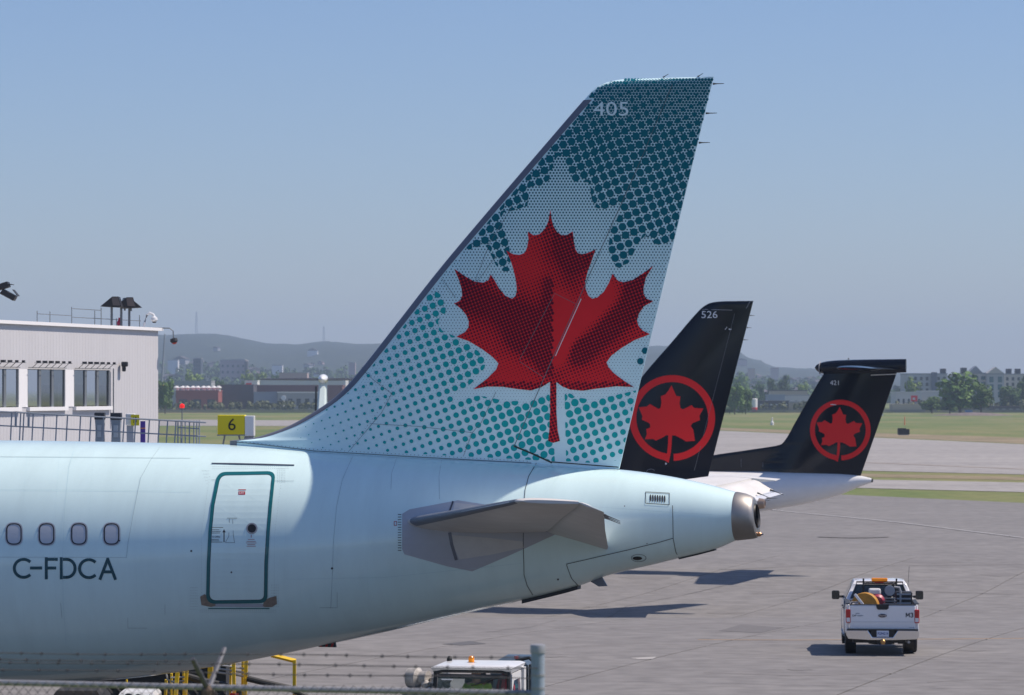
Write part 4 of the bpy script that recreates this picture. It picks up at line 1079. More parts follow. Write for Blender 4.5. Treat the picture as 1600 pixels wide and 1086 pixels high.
# raised service deck in front of the terminal, hidden low behind the fuselage
Yd = 80.0
zd = at(200, 690, Yd).z-.12
x0d, x1d = at(-80, 690, Yd).x, at(372, 690, Yd).x
dk = empty("service_deck", ((x0d+x1d)/2, Yd, 0), 0, "grey service deck edge between terminal and fuselage", "deck")
hw = (x1d-x0d)/2
obj("deck_slab", MB().box2((-hw, -.8, zd-.35), (hw, .9, zd)), M["greycab"], dk)
for sx in (-hw+.3, -2, 2, hw-.3): obj("leg", MB().box2((sx-.12, -.12, gz(Yd)-.1), (sx+.12, .12, zd-.35)), M["galv"], dk)
RX = Vector(((x0d+x1d)/2, Yd, 0))
rg = empty("walkway_railing", (RX.x, RX.y, zd), 0, "grey tubular railing sloping down along the service deck", "railing")
topy = lambda x: 643+x*.0535
midy = lambda x: 665+x*.053
lp = lambda x, y, Y=Yd-.5: at(x, y, Y)-Vector((RX.x, RX.y, zd))
obj("top_rail", MB().tube([lp(-60, topy(-60)), lp(322, topy(322))], .022, 6), M["greycab"], rg)
obj("middle_rail", MB().tube([lp(-60, midy(-60)), lp(322, midy(322))], .018, 6), M["greycab"], rg)
for x in (-22, -2, 18.5, 32.5, 37.5, 52, 69, 89, 105.5, 126, 142, 162, 194, 212, 233.5, 249, 262, 275):
    a = lp(x, topy(x)); b = lp(x-2.6, 695); b.z = 0; obj("post", MB().tube([a, b], .018, 6), M["greycab"], rg)
for x in (25, 45): obj("drop_bracket", MB().tube([lp(x, topy(x)-1), lp(x-.5, topy(x)+22)], .03, 6), M["greycab"], rg)
e = empty("ladder_cage", (at(296, 690, Yd-.3).x, Yd-.3, zd), 0, "narrow cage of upright steel bars below the red beacon", "cage")
for k, x in enumerate((278, 283, 289.5, 296, 303, 307.5, 311.5)):
    a = at(x, 657, Yd-.3+.12*(k % 3)); obj("bar", MB().tube([(a.x-e.location.x, .12*(k % 3), 0), (a.x-e.location.x, .12*(k % 3), a.z-zd)], .018, 6), M["greycab"], e)
for py in (657, 668, 680):
    a, b = at(278, py, Yd-.3), at(312, py+2, Yd-.3); obj("hoop", MB().tube([(a.x-e.location.x, 0, a.z-zd), (b.x-e.location.x, 0, b.z-zd)], .016, 6), M["greycab"], e)
def cabinet(px0, px1, py, label):
    a, b = at(px0, py, Yd), at(px1, py, Yd); w = b.x-a.x; h = a.z-zd
    e = empty("service_pillar", ((a.x+b.x)/2, Yd, zd), 0, label, "pillar", "grey service pillars on the deck")
    hc = h-.17
    obj("column", MB().rings([[Vector((x*k, y*k, z)) for x, y in ((-w/2, -.12), (w/2, -.12), (w/2, .12), (-w/2, .12))] for z, k in ((0, .95), (hc*.6, .85), (hc, .98))]), M["greycab"], e)
    obj("head", MB().box2((-w/2-.01, -.14, hc), (w/2+.01, .14, h)), M["dark"], e, bevel=.015)
    obj("plate", MB().box2((-w*.22, -.15, hc*.35), (w*.22, -.125, hc*.8)), mat("pale_plate", (.42,.46,.50), .5), e)
    obj("foot", MB().box2((-w/2-.08, -.2, 0), (w/2+.08, .2, .06)), M["galv"], e)
cabinet(149, 163.5, 644.5, "grey service pillar with dark head, the one nearer the windows")
cabinet(174, 189.5, 645, "grey service pillar with dark head, the one nearer the yellow sign")
a, b = at(197, 646, Yd+.3), at(211, 675, Yd+.3)
e = empty("equipment_box", ((a.x+b.x)/2, Yd+.3, zd), 0, "white equipment box with a yellow number sign on its side", "box")
w = b.x-a.x
obj("box_body", MB().box2((-w/2, -.1, at(0, 664.5, Yd).z-zd), (w/2, .15, a.z-zd)), M["white"], e, bevel=.02)
obj("stand", MB().box2((-w/2+.02, -.06, 0), (w/2-.03, .1, at(0, 665, Yd).z-zd)), M["plate"], e)
a2_, b2_ = at(203.5, 648, Yd), at(216.5, 665, Yd)
sg = obj("sign_panel", MB().box2((a2_.x-e.location.x, -.16, b2_.z-zd), (b2_.x-e.location.x, -.12, a2_.z-zd)), M["signyellow"], e)
vs, fs = text_in("10", a2_.x-e.location.x+.06, a2_.z-zd-.05, b2_.x-e.location.x-.06, b2_.z-zd+.06)
decal("sign_lettering", [], lambda x, y: Vector((x, -.164, y)), M["black"], sg, faces2d=(vs, fs))
a, b = at(219.5, 658, Yd), at(227, 687, Yd)
e = empty("banner", ((a.x+b.x)/2, Yd, zd), 0, "small upright purple banner with an orange band", "banner")
w = b.x-a.x; h = a.z-zd
obj("panel", MB().box2((-w/2, -.03, .04), (w/2, .03, h)), M["purple"], e)
obj("stripe", MB().box2((-w/2-.002, -.034, h*.70), (w/2+.002, .034, h*.74)), M["tangerine"], e)
obj("foot", MB().box2((-w*1.1, -.15, 0), (w*1.1, .15, .04)), M["galv"], e)
pb = at(284.5, 634.5, Yd+.4)
e = empty("beacon", (pb.x, Yd+.4, zd), 0, "small red beacon on a thin pole beyond the deck", "beacon")
obj("pole", MB().tube([(0, 0, 0), (0, 0, pb.z-zd)], .014, 6), M["frame"], e)
obj("lamp", MB().lathe([(-.05, .03), (-.04, .06), (.03, .06), (.06, .02)], (0, 0, pb.z-zd), (0, 0, 1), 12), mat("lit_red", (.8,.02,.02), .3, emit=.6), e)
# yellow stand sign "6"
Ys = 84.; a, b = at(340, 648.5, Ys), at(382.5, 679, Ys)
e = empty("stand_sign", ((a.x+b.x)/2, Ys, zd-.6), 0, "yellow box sign with a black 6 and white side panel", "sign")
w = b.x-a.x; zb_ = b.z-zd+.6; zt_ = a.z-zd+.6; xw = at(397, 650, Ys).x-e.location.x
bx = obj("sign_box", MB().box2((-w/2, -.02, zb_), (w/2, .45, zt_)), M["signyellow"], e, bevel=.012)
obj("side_panel", MB().box2((w/2+.004, -.03, zb_-.04), (xw, .40, zt_-.02)), M["white"], e, bevel=.012)
vs, fs = text_in("6", -.075, (zt_+zb_)/2+.16, .115, (zt_+zb_)/2-.14)
decal("number", [], lambda x, y: Vector((x, -.026, y)), M["black"], bx, faces2d=(vs, fs))
obj("frame", MB().box2((-w/2-.015, -.01, zb_-.03), (w/2+.002, .40, zb_-.002)), M["greycab"], e)
for x in (-.18, .18): obj("leg", MB().tube([(x, .2, zb_-.03), (x*1.9, .2, 0)], .025, 6), M["galv"], e)
obj("pedestal", MB().box2((w/2-.02, .05, zb_-.75), (w/2+.22, .35, zb_-.045)), M["greycab"], e)
obj("base_column", MB().box2((-.1, .1, gz(Ys)-zd+.6-.1), (.1, .3, 0)), M["galv"], e)

# ------------------------------------------------------------------ pickup truck
yT = 86.8; xT = (1379-800)/F*yT
TK = empty("pickup_truck", (xT, yT, gz(yT)+.06), R(-4.2), "white pickup truck driving away with an open loaded bed", "truck")
TK.scale = (.96, .96, .96)
TW = mat("truck_white", (.80,.81,.83), .25, coat=.7)
def tk(name, mb, m, par=None, **kw): return obj(name, mb, m, par or TK, **kw)
def side_profile():
    P = [(.10, .62), (.10, 1.40), (2.05, 1.42), (2.10, 1.40), (4.25, 1.40), (4.5, 1.34), (5.55, 1.20), (5.72, 1.05), (5.75, .55), (5.3, .48)]
    def arch(cy): return [(cy+.52*math.cos(R(t)), .48+.50*math.sin(R(t))) for t in range(8, 176, 14)]
    P += arch(4.72) + [(4.1, .44), (1.95, .44)] + arch(1.28) + [(.70, .55)]
    return P
prof = side_profile()
for s in (-1, 1):
    x_o, x_i = s*1.0, s*.90
    sd = tk("body_side", MB().prism(prof, lambda p: (x_o-s*.04*max(0, (p[1]-1.1))/.3, p[0], p[1]), lambda p: (x_i, p[0], p[1])), TW, bevel=.025, smooth=True)
    for y0, y1 in ((2.15, 3.05), (3.07, 4.2)):
        dr = tk("door", MB().box2((s*1.0, y0, .55), (s*1.008, y1, 1.38)), TW, bevel=.01)
        obj("door_handle", MB().box2((s*1.01, y0+.06, 1.15), (s*1.03, y0+.26, 1.19)), M["dark"], dr)
tk("tailgate", MB().box2((-.905, .02, .72), (.905, .095, 1.385)), TW, bevel=.03)
tk("tailgate_crease", MB().box2((-.86, .012, .925), (.86, .03, .94)), mat("truck_white_crease", (.60,.62,.65), .3))
tk("tailgate_top", MB().box2((-.90, .02, 1.387), (.90, .11, 1.41)), M["dark"], bevel=.01)
hdl = tk("tailgate_handle", MB().prism([(-.18, 1.41), (.18, 1.41), (.16, 1.30), (.12, 1.265), (-.12, 1.265), (-.16, 1.30)], lambda p: (p[0], .0, p[1]), lambda p: (p[0], .06, p[1])), M["black"])
em = tk("emblem", MB().lathe([(0, .5), (.02, .48), (.022, .4)], (0, 0, 0), (0, -1, 0), 28), mat("emblem_blue", (.012,.02,.06), .2, coat=1.))
em.scale = (.24, 1, .105); em.location = (0, .018, 1.10)
vs, fs = text_in("Ford", -.34, .22, .34, -.2); decal("emblem_script", [], lambda x, y: Vector((x, -.024, y)), M["chrome"], em, faces2d=(vs, fs))
mk = lambda s, x0, zt_, x1, zb__, name: decal(name, [], lambda x, y: Vector((x, .014, y)), M["dark"], TK, faces2d=text_in(s, x0, zt_, x1, zb__, .012))
decal("unit_number", ribbon([(.645, 1.065), (.645, 1.175), (.688, 1.10), (.731, 1.175), (.731, 1.065)], .024) + ribbon(arc(.795, 1.148, .030, -.027, 150, -80, 8) + arc(.795, 1.092, .034, -.029, 80, -150, 8), .024), lambda x, y: Vector((x, .014, y)), M["dark"], TK)
mk("DP", -.82, 1.125, -.71, 1.075, "company_lettering")
decal("company_lettering", sum([ribbon([(-.69, 1.085+.012*k), (-.56+.02*k, 1.085+.012*k)], .008) for k in range(3)], []) + ribbon([(-.73, 1.16), (-.63, 1.16)], .02), lambda x, y: Vector((x, .014, y)), M["greycab"], TK)
mk("XLT", .72, .79, .86, .775, "trim_lettering")
for s in (-1, 1):
    tl = tk("tail_light", MB().box2((s*.87, .0, .90), (s*1.005, .20, 1.27)), M["redlens"], bevel=.02)
    obj("reverse_lens", MB().box2((s*.89, -.006, .93), (s*.985, .02, 1.04)), M["whitelens"], tl)
bp = tk("bumper", MB().prism([(-.99, .70), (-.40, .70), (-.28, .52), (.28, .52), (.40, .70), (.99, .70), (.99, .56), (.94, .47), (.36, .44), (-.36, .44), (-.94, .47), (-.99, .56)], lambda p: (p[0], -.14, p[1]), lambda p: (p[0], .06, p[1])), M["chrome"], bevel=.02)
obj("bumper_step", MB().box2((-.97, -.12, .70), (.97, .08, .735)).box2((-.33, -.10, .50), (.33, .05, .70)), M["black"], bp)
plt = tk("licence_plate", MB().box2((-.165, -.16, .535), (.165, -.145, .70)), mat("plate_pale", (.55,.62,.75), .4))
decal("plate_number", [], lambda x, y: Vector((x, -.163, y)), mat("plate_blue", (.02,.05,.25), .5), plt, faces2d=text_in("FGP4219", -.14, .655, .14, .585, .02))
hc = tk("tow_hitch", MB().box2((-.16, -.08, .33), (.16, .1, .43)).box2((-.05, -.24, .36), (.05, .0, .42)), M["black"])
obj("hitch_ball", MB().lathe([(0, .05), (.06, .07), (.10, .07), (.14, .03)], (0, -.22, .33), (0, 0, 1), 14), mat("brass", (.40,.24,.10), .35, metal=.8), hc, smooth=True)
tk("bed_floor", MB().box2((-.90, .10, .72), (.90, 2.05, .76)), M["dark"])
tk("bed_front", MB().box2((-.90, 1.99, .76), (.90, 2.07, 1.36)), TW)
tk("underbody", MB().box2((-.80, .2, .34), (.80, 5.4, .56)), M["black"])
tk("spare_tyre", MB().lathe([(0, .2), (0, .36), (.2, .36), (.2, .2)], (0, .75, .28), (0, 0, 1), 20), M["rubber"], smooth=True)
tk("exhaust_pipe", MB().tube([(.62, .35, .40), (.72, .02, .38)], .04, 10), M["galv"])
# cab
def cabring(z, wb, y0, y1): return [Vector((-wb, y0, z)), Vector((wb, y0, z)), Vector((wb, y1, z)), Vector((-wb, y1, z))]
tk("cab_pillars", MB().rings([cabring(1.38, .955, 2.08, 4.45), cabring(1.40, .95, 2.08, 4.42), cabring(1.84, .76, 2.22, 3.55), cabring(1.93, .70, 2.32, 3.42), cabring(1.955, .55, 2.5, 3.2)]), TW, smooth=True, sharp=30, bevel=.03)
gl = lambda pts, name="side_window": tk(name, MB().add(pts, [tuple(range(len(pts)))]), CABGLASS)
gl([(-.83, 2.085, 1.44), (.83, 2.085, 1.44), (.66, 2.215, 1.83), (-.66, 2.215, 1.83)], "rear_window")
for s in (-1, 1):
    gl([(s*.945, 2.30, 1.44), (s*.945, 3.05, 1.44), (s*.79, 3.0, 1.80), (s*.79, 2.42, 1.80)])
    gl([(s*.945, 3.13, 1.44), (s*.945, 4.15, 1.44), (s*.79, 3.5, 1.80), (s*.79, 3.08, 1.80)])
gl([(-.86, 4.35, 1.46), (.86, 4.35, 1.46), (.70, 3.62, 1.83), (-.70, 3.62, 1.83)], "windscreen")
tk("hood", MB().rings([[Vector((-.9, 4.3, 1.36)), Vector((.9, 4.3, 1.36)), Vector((.9, 4.3, .6)), Vector((-.9, 4.3, .6))], [Vector((-.88, 5.5, 1.2)), Vector((.88, 5.5, 1.2)), Vector((.88, 5.65, .6)), Vector((-.88, 5.65, .6))]]), TW, bevel=.05)
# headache rack
rk = tk("headache_rack", MB().tube([(-.74, 2.04, 1.38), (-.64, 2.16, 1.90), (.64, 2.16, 1.90), (.74, 2.04, 1.38)], .022, 8).tube([(-.45, 2.12, 1.40), (-.45, 2.14, 2.0)], .025, 8).tube([(.47, 2.12, 1.40), (.47, 2.14, 2.0)], .025, 8).tube([(-.45, 2.14, 1.86), (.47, 2.14, 1.86)], .018, 8).tube([(.38, 2.0, 1.3), (.40, 2.02, 1.83), (.33, 2.02, 1.88)], .02, 8), M["black"], smooth=True)
obj("amber_light_bar", MB().box2((-.23, 2.06, 1.925), (.22, 2.2, 2.015)), M["amber"], rk, bevel=.02)
obj("brake_light", MB().box2((-.14, 2.14, 1.855), (.12, 2.2, 1.905)), M["redlens"], rk)
tk("antenna", MB().tube([(.86, 3.9, 1.4), (.90, 3.75, 2.25)], .006, 5), M["dark"])
for s in (-1, 1):
    mr = tk("mirror", MB().box((s*1.19, 3.72, 1.44), (.22, .11, .25)), M["black"], bevel=.04)
    obj("mirror_arm", MB().tube([(s*.95, 3.82, 1.38), (s*1.14, 3.74, 1.40)], .035, 8), M["black"], mr)
    obj("mirror_glass", MB().box2((s*1.105, 3.655, 1.34), (s*1.275, 3.664, 1.54)), CABGLASS, mr)
    for y in (1.28, 4.72):
        wh = tk("wheel", MB().lathe([(-.13, .24), (-.13, .37), (-.10, .405), (.10, .405), (.13, .37), (.13, .24)], (s*.86, y, .405), (1, 0, 0), 30), M["rubber"], smooth=True)
        obj("rim", MB().lathe([(-.11, .245), (-.09, .2), (-.10, .05), (.10, .05), (.09, .2), (.11, .245)], (s*.86, y, .405), (1, 0, 0), 24), M["galv"], wh, smooth=True)
        tk("wheel_well", MB().lathe([(-.18, .50), (.10, .50)], (s*.80, y, .47), (1, 0, 0), 20), M["black"])
    tk("step_bar", MB().tube([(s*.99, 2.0, .42), (s*.99, 4.1, .42)], .045, 8), M["galv"])
    fv = tk("bed_rail", MB().box2((s*.88, .12, 1.405), (s*.995, 2.04, 1.43)), M["dark"])
# load in the bed
def tkw(x, y, z): return TK.matrix_world_local @ Vector((x, y, z))
TM = Matrix.Translation(TK.location) @ Matrix.Rotation(R(-4.2), 4, 'Z') @ Matrix.Scale(.96, 4)
def load(name, x, y, z, label, cat):
    P = TM @ Vector((x, y, z)); return empty(name, P, R(-4.2), label, cat)
e = load("hose_reel", -.45, .75, .76, "yellow-orange hose reel standing in the truck bed", "reel")
obj("drum", MB().lathe([(-.14, .12), (-.14, .20), (-.13, .36), (-.10, .375), (.08, .375), (.12, .36), (.12, .16), (.06, .1)], (0, 0, .52), (.25, 1, 0), 32), M["orange"], e, smooth=True, sharp=30)
obj("hub", MB().lathe([(-.22, .10), (.2, .10)], (0, 0, .50), (.25, 1, 0), 16), M["dark"], e)
obj("crank_arm", MB().box((-.17, -.22, .72), (.07, .04, .36), 0, Matrix.Rotation(R(-38), 3, 'Y')), M["white"], e, bevel=.01)
obj("stand", MB().box2((-.4, -.18, 0), (.4, .18, .06)).box2((-.05, -.18, 0), (.05, -.14, .5)), M["galv"], e)
e = load("red_tank", -.10, 1.50, .76, "pink-red tank with a white cap box in the truck bed", "tank")
obj("vessel", MB().lathe([(-.30, .02), (-.28, .16), (-.2, .22), (.2, .22), (.28, .16), (.30, .02)], (0, 0, .60), (0, 1, 0), 22), M["pinkred"], e, smooth=True)
obj("cap_box", MB().box2((-.22, -.2, .80), (.1, .15, .96)), M["white"], e, bevel=.04)
obj("cradle", MB().box2((-.2, -.2, 0), (.2, .2, .5)), M["dark"], e)
e = load("pump_unit", .24, 1.15, .76, "black pump with a grey round cap in the truck bed", "pump")
obj("engine", MB().box2((-.16, -.2, 0), (.16, .2, .52)).lathe([(0, .13), (.3, .12), (.34, .06)], (0, 0, .45), (0, 0, 1), 16), M["black"], e, bevel=.02)
obj("air_cleaner", MB().lathe([(-.06, .06), (-.05, .135), (.05, .135), (.06, .06)], (0, -.1, .93), (0, 1, 0), 20), M["greycab"], e, smooth=True)
obj("fins", MB().box2((-.17, -.24, .50), (.17, -.1, .53)).box2((-.17, -.24, .57), (.17, -.1, .60)).box2((-.17, -.24, .64), (.17, -.1, .67)).box2((-.15, -.24, .71), (.15, -.1, .74)), M["frame"], e)
obj("pipe", MB().tube([(.27, 0, 0), (.29, 0, .9), (.26, 0, 1.0), (.12, 0, 1.02)], .03, 10), M["galv"], e, smooth=True)
e = load("equipment_case", .62, 1.45, .76, "black ribbed case on the right of the truck bed", "case")
obj("case_body", MB().box2((-.2, -.3, 0), (.24, .3, .88)), M["black"], e, bevel=.03)
for k in range(4): obj("rib", MB().box2((-.18, -.32, .45+k*.12), (.2, -.3, .49+k*.12)), M["greycab"], e)
e = load("clear_lamp", -.74, .42, .76, "small bright work lamp beside the hose reel", "lamp")
obj("bowl", MB().lathe([(0, .05), (.5, .06), (.56, .10), (.68, .10)], (0, 0, 0), (0, 0, 1), 14), M["chrome"], e, smooth=True)

# ------------------------------------------------------------------ baggage tug with driver
Yg = 57.; zg_ = gz(Yg)+.06
gx = lambda px: at(px, 1050, Yg).x; gzz = lambda py: at(800, py, Yg).z-zg_
TG = empty("baggage_tractor", (gx(748), Yg, zg_), R(-10), "white baggage tractor cab with amber beacon behind the grey post", "tractor")
w2 = (gx(808)-gx(688))/2/math.cos(R(10)); hr = gzz(1036)
TGW = mat("tractor_white", (.72,.73,.74), .35, coat=.3, var=.05, scale=5)
def tg(name, mb, m, par=None, **kw): return obj(name, mb, m, par or TG, **kw)
tg("roof", MB().rings([cabring(hr-.12, w2+.0, -.62, .62), cabring(hr-.03, w2+.03, -.70, .68), cabring(hr, w2-.04, -.60, .60), cabring(hr+.015, w2-.25, -.4, .4)]), TGW, smooth=True, sharp=30)
tg("chassis", MB().box2((-w2-.02, -2.0, .35), (w2+.02, 1.3, .95)), TGW, bevel=.05)
tg("bonnet", MB().box2((-w2+.05, -2.0, .951), (w2-.05, -.75, 1.12)), TGW, bevel=.05)
for sx in (-1, 1):
    tg("front_pillar", MB().tube([(sx*(w2-.02), -.78, .95), (sx*(w2-.04), -.62, hr-.10)], .035, 8), M["black"])
    tg("rear_pillar", MB().box2((sx*w2-.05, .42, .95), (sx*w2+.05, .62, hr-.10)), TGW)
    dr = tg("door", MB().prism([(-.62, .95), (-.55, hr-.14), (.36, hr-.14), (.40, .95), (.30, .95), (.27, hr-.36), (.18, hr-.26), (-.36, hr-.26), (-.46, hr-.38), (-.50, .95)], lambda p: (sx*(w2+.01), p[0], p[1]), lambda p: (sx*(w2-.03), p[0], p[1])), TGW)
    for y in (-1.55, .85):
        wh = tg("wheel", MB().lathe([(-.12, .2), (-.12, .36), (.12, .36), (.12, .2)], (sx*(w2-.1), y, .36), (1, 0, 0), 24), M["rubber"], smooth=True)
tg("windscreen", MB().add([(-w2+.07, -.765, 1.0), (w2-.07, -.765, 1.0), (w2-.09, -.63, hr-.16), (-w2+.09, -.63, hr-.16)], [(0,1,2,3)]), GLASS)
tg("windscreen_frame", MB().tube([(-w2+.05, -.64, hr-.13), (-w2+.16, -.65, hr-.085), (w2-.16, -.65, hr-.085), (w2-.05, -.64, hr-.13)], .028, 8), M["black"])
tg("sun_strip", MB().box2((-w2+.08, -.635, hr-.22), (w2-.08, -.62, hr-.14)), M["dark"])
tg("wiper", MB().tube([(w2-.12, -.68, hr-.14), (0.10, -.70, hr-.30)], .014, 6).tube([(.28, -.70, hr-.26), (-.0, -.71, hr-.325)], .010, 6), M["black"])
bc = tg("beacon", MB().lathe([(0, .055), (.02, .05), (.09, .05), (.115, .03)], (-.12, -.05, hr+.01), (0, 0, 1), 14), M["amber"], smooth=True)
obj("beacon_base", MB().lathe([(0, .08), (.02, .07)], (-.12, -.05, hr-.002), (0, 0, 1), 14), M["dark"], bc)
tg("antenna_puck", MB().lathe([(0, .05), (.05, .045), (.09, .02)], (-w2+.1, .3, hr), (0, 0, 1), 12), M["black"])
tg("rear_wall", MB().box2((-w2+.05, .55, .95), (w2-.05, .60, 1.25)), TGW)
st_ = tg("seat", MB().box2((-.28, .12, .95), (.22, .24, 1.62)).box2((-.28, -.35, .95), (.22, .12, 1.05)), M["navy"], bevel=.04)
obj("headrest", MB().box2((-.16, .14, 1.64), (.10, .22, 1.86)), M["navy"], st_, bevel=.04)
tg("paper", MB().box2((-w2+.16, -.72, hr-.24), (-w2+.36, -.71, hr-.215)), M["white"])
tg("steering_wheel", MB().lathe([(0, .17), (.02, .19), (.04, .17)], (-.02, -.45, 1.15), (0, .6, .8), 20), M["black"])
# driver, grown as one skin
def person(loc, rz):
    e = empty("person", loc, rz, "seated driver in a yellow-green hi-vis vest inside the tractor cab", "person")
    J = dict(pel=(0, 0, 0, .16), wai=(0, -.02, .17, .15), che=(0, -.03, .36, .17), nec=(0, -.04, .53, .065), hea=(0, -.06, .63, .085), hd2=(0, -.06, .74, .10), hd3=(0, -.05, .82, .07),
             sl=(-.19, -.03, .47, .075), el=(-.27, -.16, .22, .055), wl=(-.14, -.36, .24, .036), hl=(-.10, -.44, .26, .035),
             sr=(.19, -.03, .47, .075), er=(.27, -.16, .22, .055), wr=(.14, -.36, .24, .036), hr=(.10, -.44, .26, .035),
             tl=(-.12, -.2, .0, .09), kl=(-.14, -.45, .0, .065), fl=(-.14, -.5, -.38, .045), tol=(-.14, -.62, -.42, .04),
             tr=(.12, -.2, .0, .09), kr=(.14, -.45, .0, .065), fr=(.14, -.5, -.38, .045), tor=(.14, -.62, -.42, .04))
    keys = list(J); E = [("pel","wai"),("wai","che"),("che","nec"),("nec","hea"),("hea","hd2"),("hd2","hd3"),("che","sl"),("sl","el"),("el","wl"),("wl","hl"),("che","sr"),("sr","er"),("er","wr"),("wr","hr"),("pel","tl"),("tl","kl"),("kl","fl"),("fl","tol"),("pel","tr"),("tr","kr"),("kr","fr"),("fr","tor")]
    # fingers
    for s, h in ((-1, "hl"), (1, "hr")):
        hx, hy, hz, _ = J[h]
        for k in range(4):
            a, b = f"{h}f{k}", f"{h}g{k}"; dx = s*(.018-k*.013); J[a] = (hx+dx, hy-.045, hz+.012, .010); J[b] = (hx+dx*1.1, hy-.07+.004*k, hz-.018, .009); E += [(h, a), (a, b)]
        J[h+"t"] = (hx-s*.035, hy-.03, hz-.012, .010); E.append((h, h+"t"))
    keys = list(J)
    me = bpy.data.meshes.new("body"); me.from_pydata([J[k][:3] for k in keys], [(keys.index(a), keys.index(b)) for a, b in E], []); me.update()
    o = link("body", me, e); sk = o.modifiers.new("skin", 'SKIN')
    for k, sv in zip(keys, me.skin_vertices[0].data): sv.radius = (J[k][3], J[k][3])
    me.skin_vertices[0].data[0].use_root = True
    ss = o.modifiers.new("sub", 'SUBSURF'); ss.levels = 1; ss.render_levels = 1
    bpy.context.view_layer.update()
    m2 = bpy.data.meshes.new_from_object(o.evaluated_get(bpy.context.evaluated_depsgraph_get()))
    o.modifiers.clear(); o.data = m2; m2.materials.clear(); m2.materials.append(M["skin"]); m2.materials.append(M["navy"]); m2.materials.append(M["hivis"])
    for p in m2.polygons:
        p.use_smooth = True; c = p.center
        p.material_index = 1 if c.z < .10 and c.y > -.33 or c.z < .07 else (2 if c.z < .52 and c.y > -.33 else 0)
    obj("vest", MB().rings([[Vector((rx*math.cos(2*math.pi*k/20), -.03+ry*math.sin(2*math.pi*k/20), z)) for k in range(20)] for z, rx, ry in ((.08, .19, .175), (.2, .185, .17), (.36, .205, .19), (.46, .20, .15), (.52, .12, .10))], False, False), M["hivis"], e, smooth=True)
    obj("cap", MB().lathe([(0, .112), (.05, .105), (.09, .06), (.10, .01)], (0, -.055, .785), (0, 0, 1), 16), M["navy"], e, smooth=True)
    obj("hair", MB().lathe([(0, .09), (.05, .113), (.09, .112)], (0, -.045, .70), (0, 0, 1), 16), mat("dark_hair", (.03,.02,.015), .7), e, smooth=True)
    for s in (-1, 1): obj("eye", MB().lathe([(0, .012), (.006, .008)], (s*.035, -.152, .735), (0, -1, 0), 8), M["black"], e)
    obj("nose", MB().rings([[Vector((-.015, -.150, .72)), Vector((.015, -.150, .72)), Vector((.0, -.150, .755))], [Vector((-.004, -.178, .715)), Vector((.004, -.178, .715)), Vector((0, -.165, .74))]]), M["skin"], e)
    obj("mouth", MB().box2((-.022, -.152, .685), (.022, -.142, .692)), mat("lip", (.3,.1,.09), .5), e)
    return e
Pp = Matrix.Translation(TG.location) @ Matrix.Rotation(R(-10), 4, 'Z') @ Vector((-.03, -.02, 1.02))
person(Pp, R(-10))
# red bag behind the glass
Pb = Matrix.Translation(TG.location) @ Matrix.Rotation(R(-10), 4, 'Z') @ Vector((w2-.22, .1, 1.05))
e = empty("backpack", Pb, 0, "red backpack on the seat beside the tractor driver", "bag")
obj("bag_body", MB().rings([[Vector((x*k, y*k*.7, z)) for x, y in ((-.15, -.15), (.15, -.15), (.17, 0), (.15, .15), (-.15, .15), (-.17, 0))] for z, k in ((0, .8), (.1, 1), (.45, .95), (.62, .6), (.66, .2))]), mat("bag_red", (.30,.02,.05), .7), e, smooth=True)
obj("strap", MB().tube([(-.1, -.14, .1), (-.12, -.2, .3), (-.08, -.12, .55)], .02, 6), M["black"], e)
# dark vehicle behind the tractor
Yv = 63.; zv = gz(Yv)+.06; vx = lambda px: at(px, 1050, Yv).x
e = empty("belt_loader", (vx(806), Yv, zv), R(-8), "dark grey-blue loader cab standing behind the white tractor", "loader")
hv = at(800, 1027, Yv).z-zv; wv = (vx(838)-vx(778))/2
DG = mat("loader_grey", (.05,.07,.085), .4, coat=.3, var=.1, scale=5)
obj("cab", MB().rings([cabring(.6, wv, -.9, .9), cabring(hv-.3, wv, -.9, .9), cabring(hv-.08, wv-.02, -.85, .8), cabring(hv, wv-.12, -.7, .7)]), DG, e, smooth=True, sharp=30)
obj("chassis", MB().box2((-wv-.05, -2.2, .3), (wv+.05, 2., .62)), DG, e)
obj("mast_tube", MB().tube([(wv-.10, -.98, .7), (wv-.10, -.98, hv-.1)], .05, 8).tube([(wv+.06, -.98, .7), (wv+.06, -.98, hv-.05)], .04, 8), M["black"], e)
obj("panel", MB().box2((wv-.32, -.94, .8), (wv-.16, -.905, hv-.25)), M["greycab"], e)
for k in range(3): obj("handle_box", MB().box2((wv-.34+k*.03, -1.05, hv-.5-.12*k), (wv-.14+.05*k, -.91, hv-.43-.12*k)), (mat("mint", (.25,.5,.45), .5), M["white"], M["greycab"])[k], e)
obj("roof_bar", MB().tube([(wv-.25, -.9, hv+.01), (wv+.0, -.85, hv+.06), (wv+.12, -.8, hv-.04)], .03, 8), M["black"], e)
obj("red_cap", MB().lathe([(0, .05), (.05, .04)], (.05, -.3, hv), (0, 0, 1), 10), M["redlens"], e)
for sx in (-1, 1):
    for y in (-1.5, 1.4): obj("wheel", MB().lathe([(-.12, .2), (-.12, .36), (.12, .36), (.12, .2)], (sx*(wv-.05), y, .36), (1, 0, 0), 22), M["rubber"], e, smooth=True)
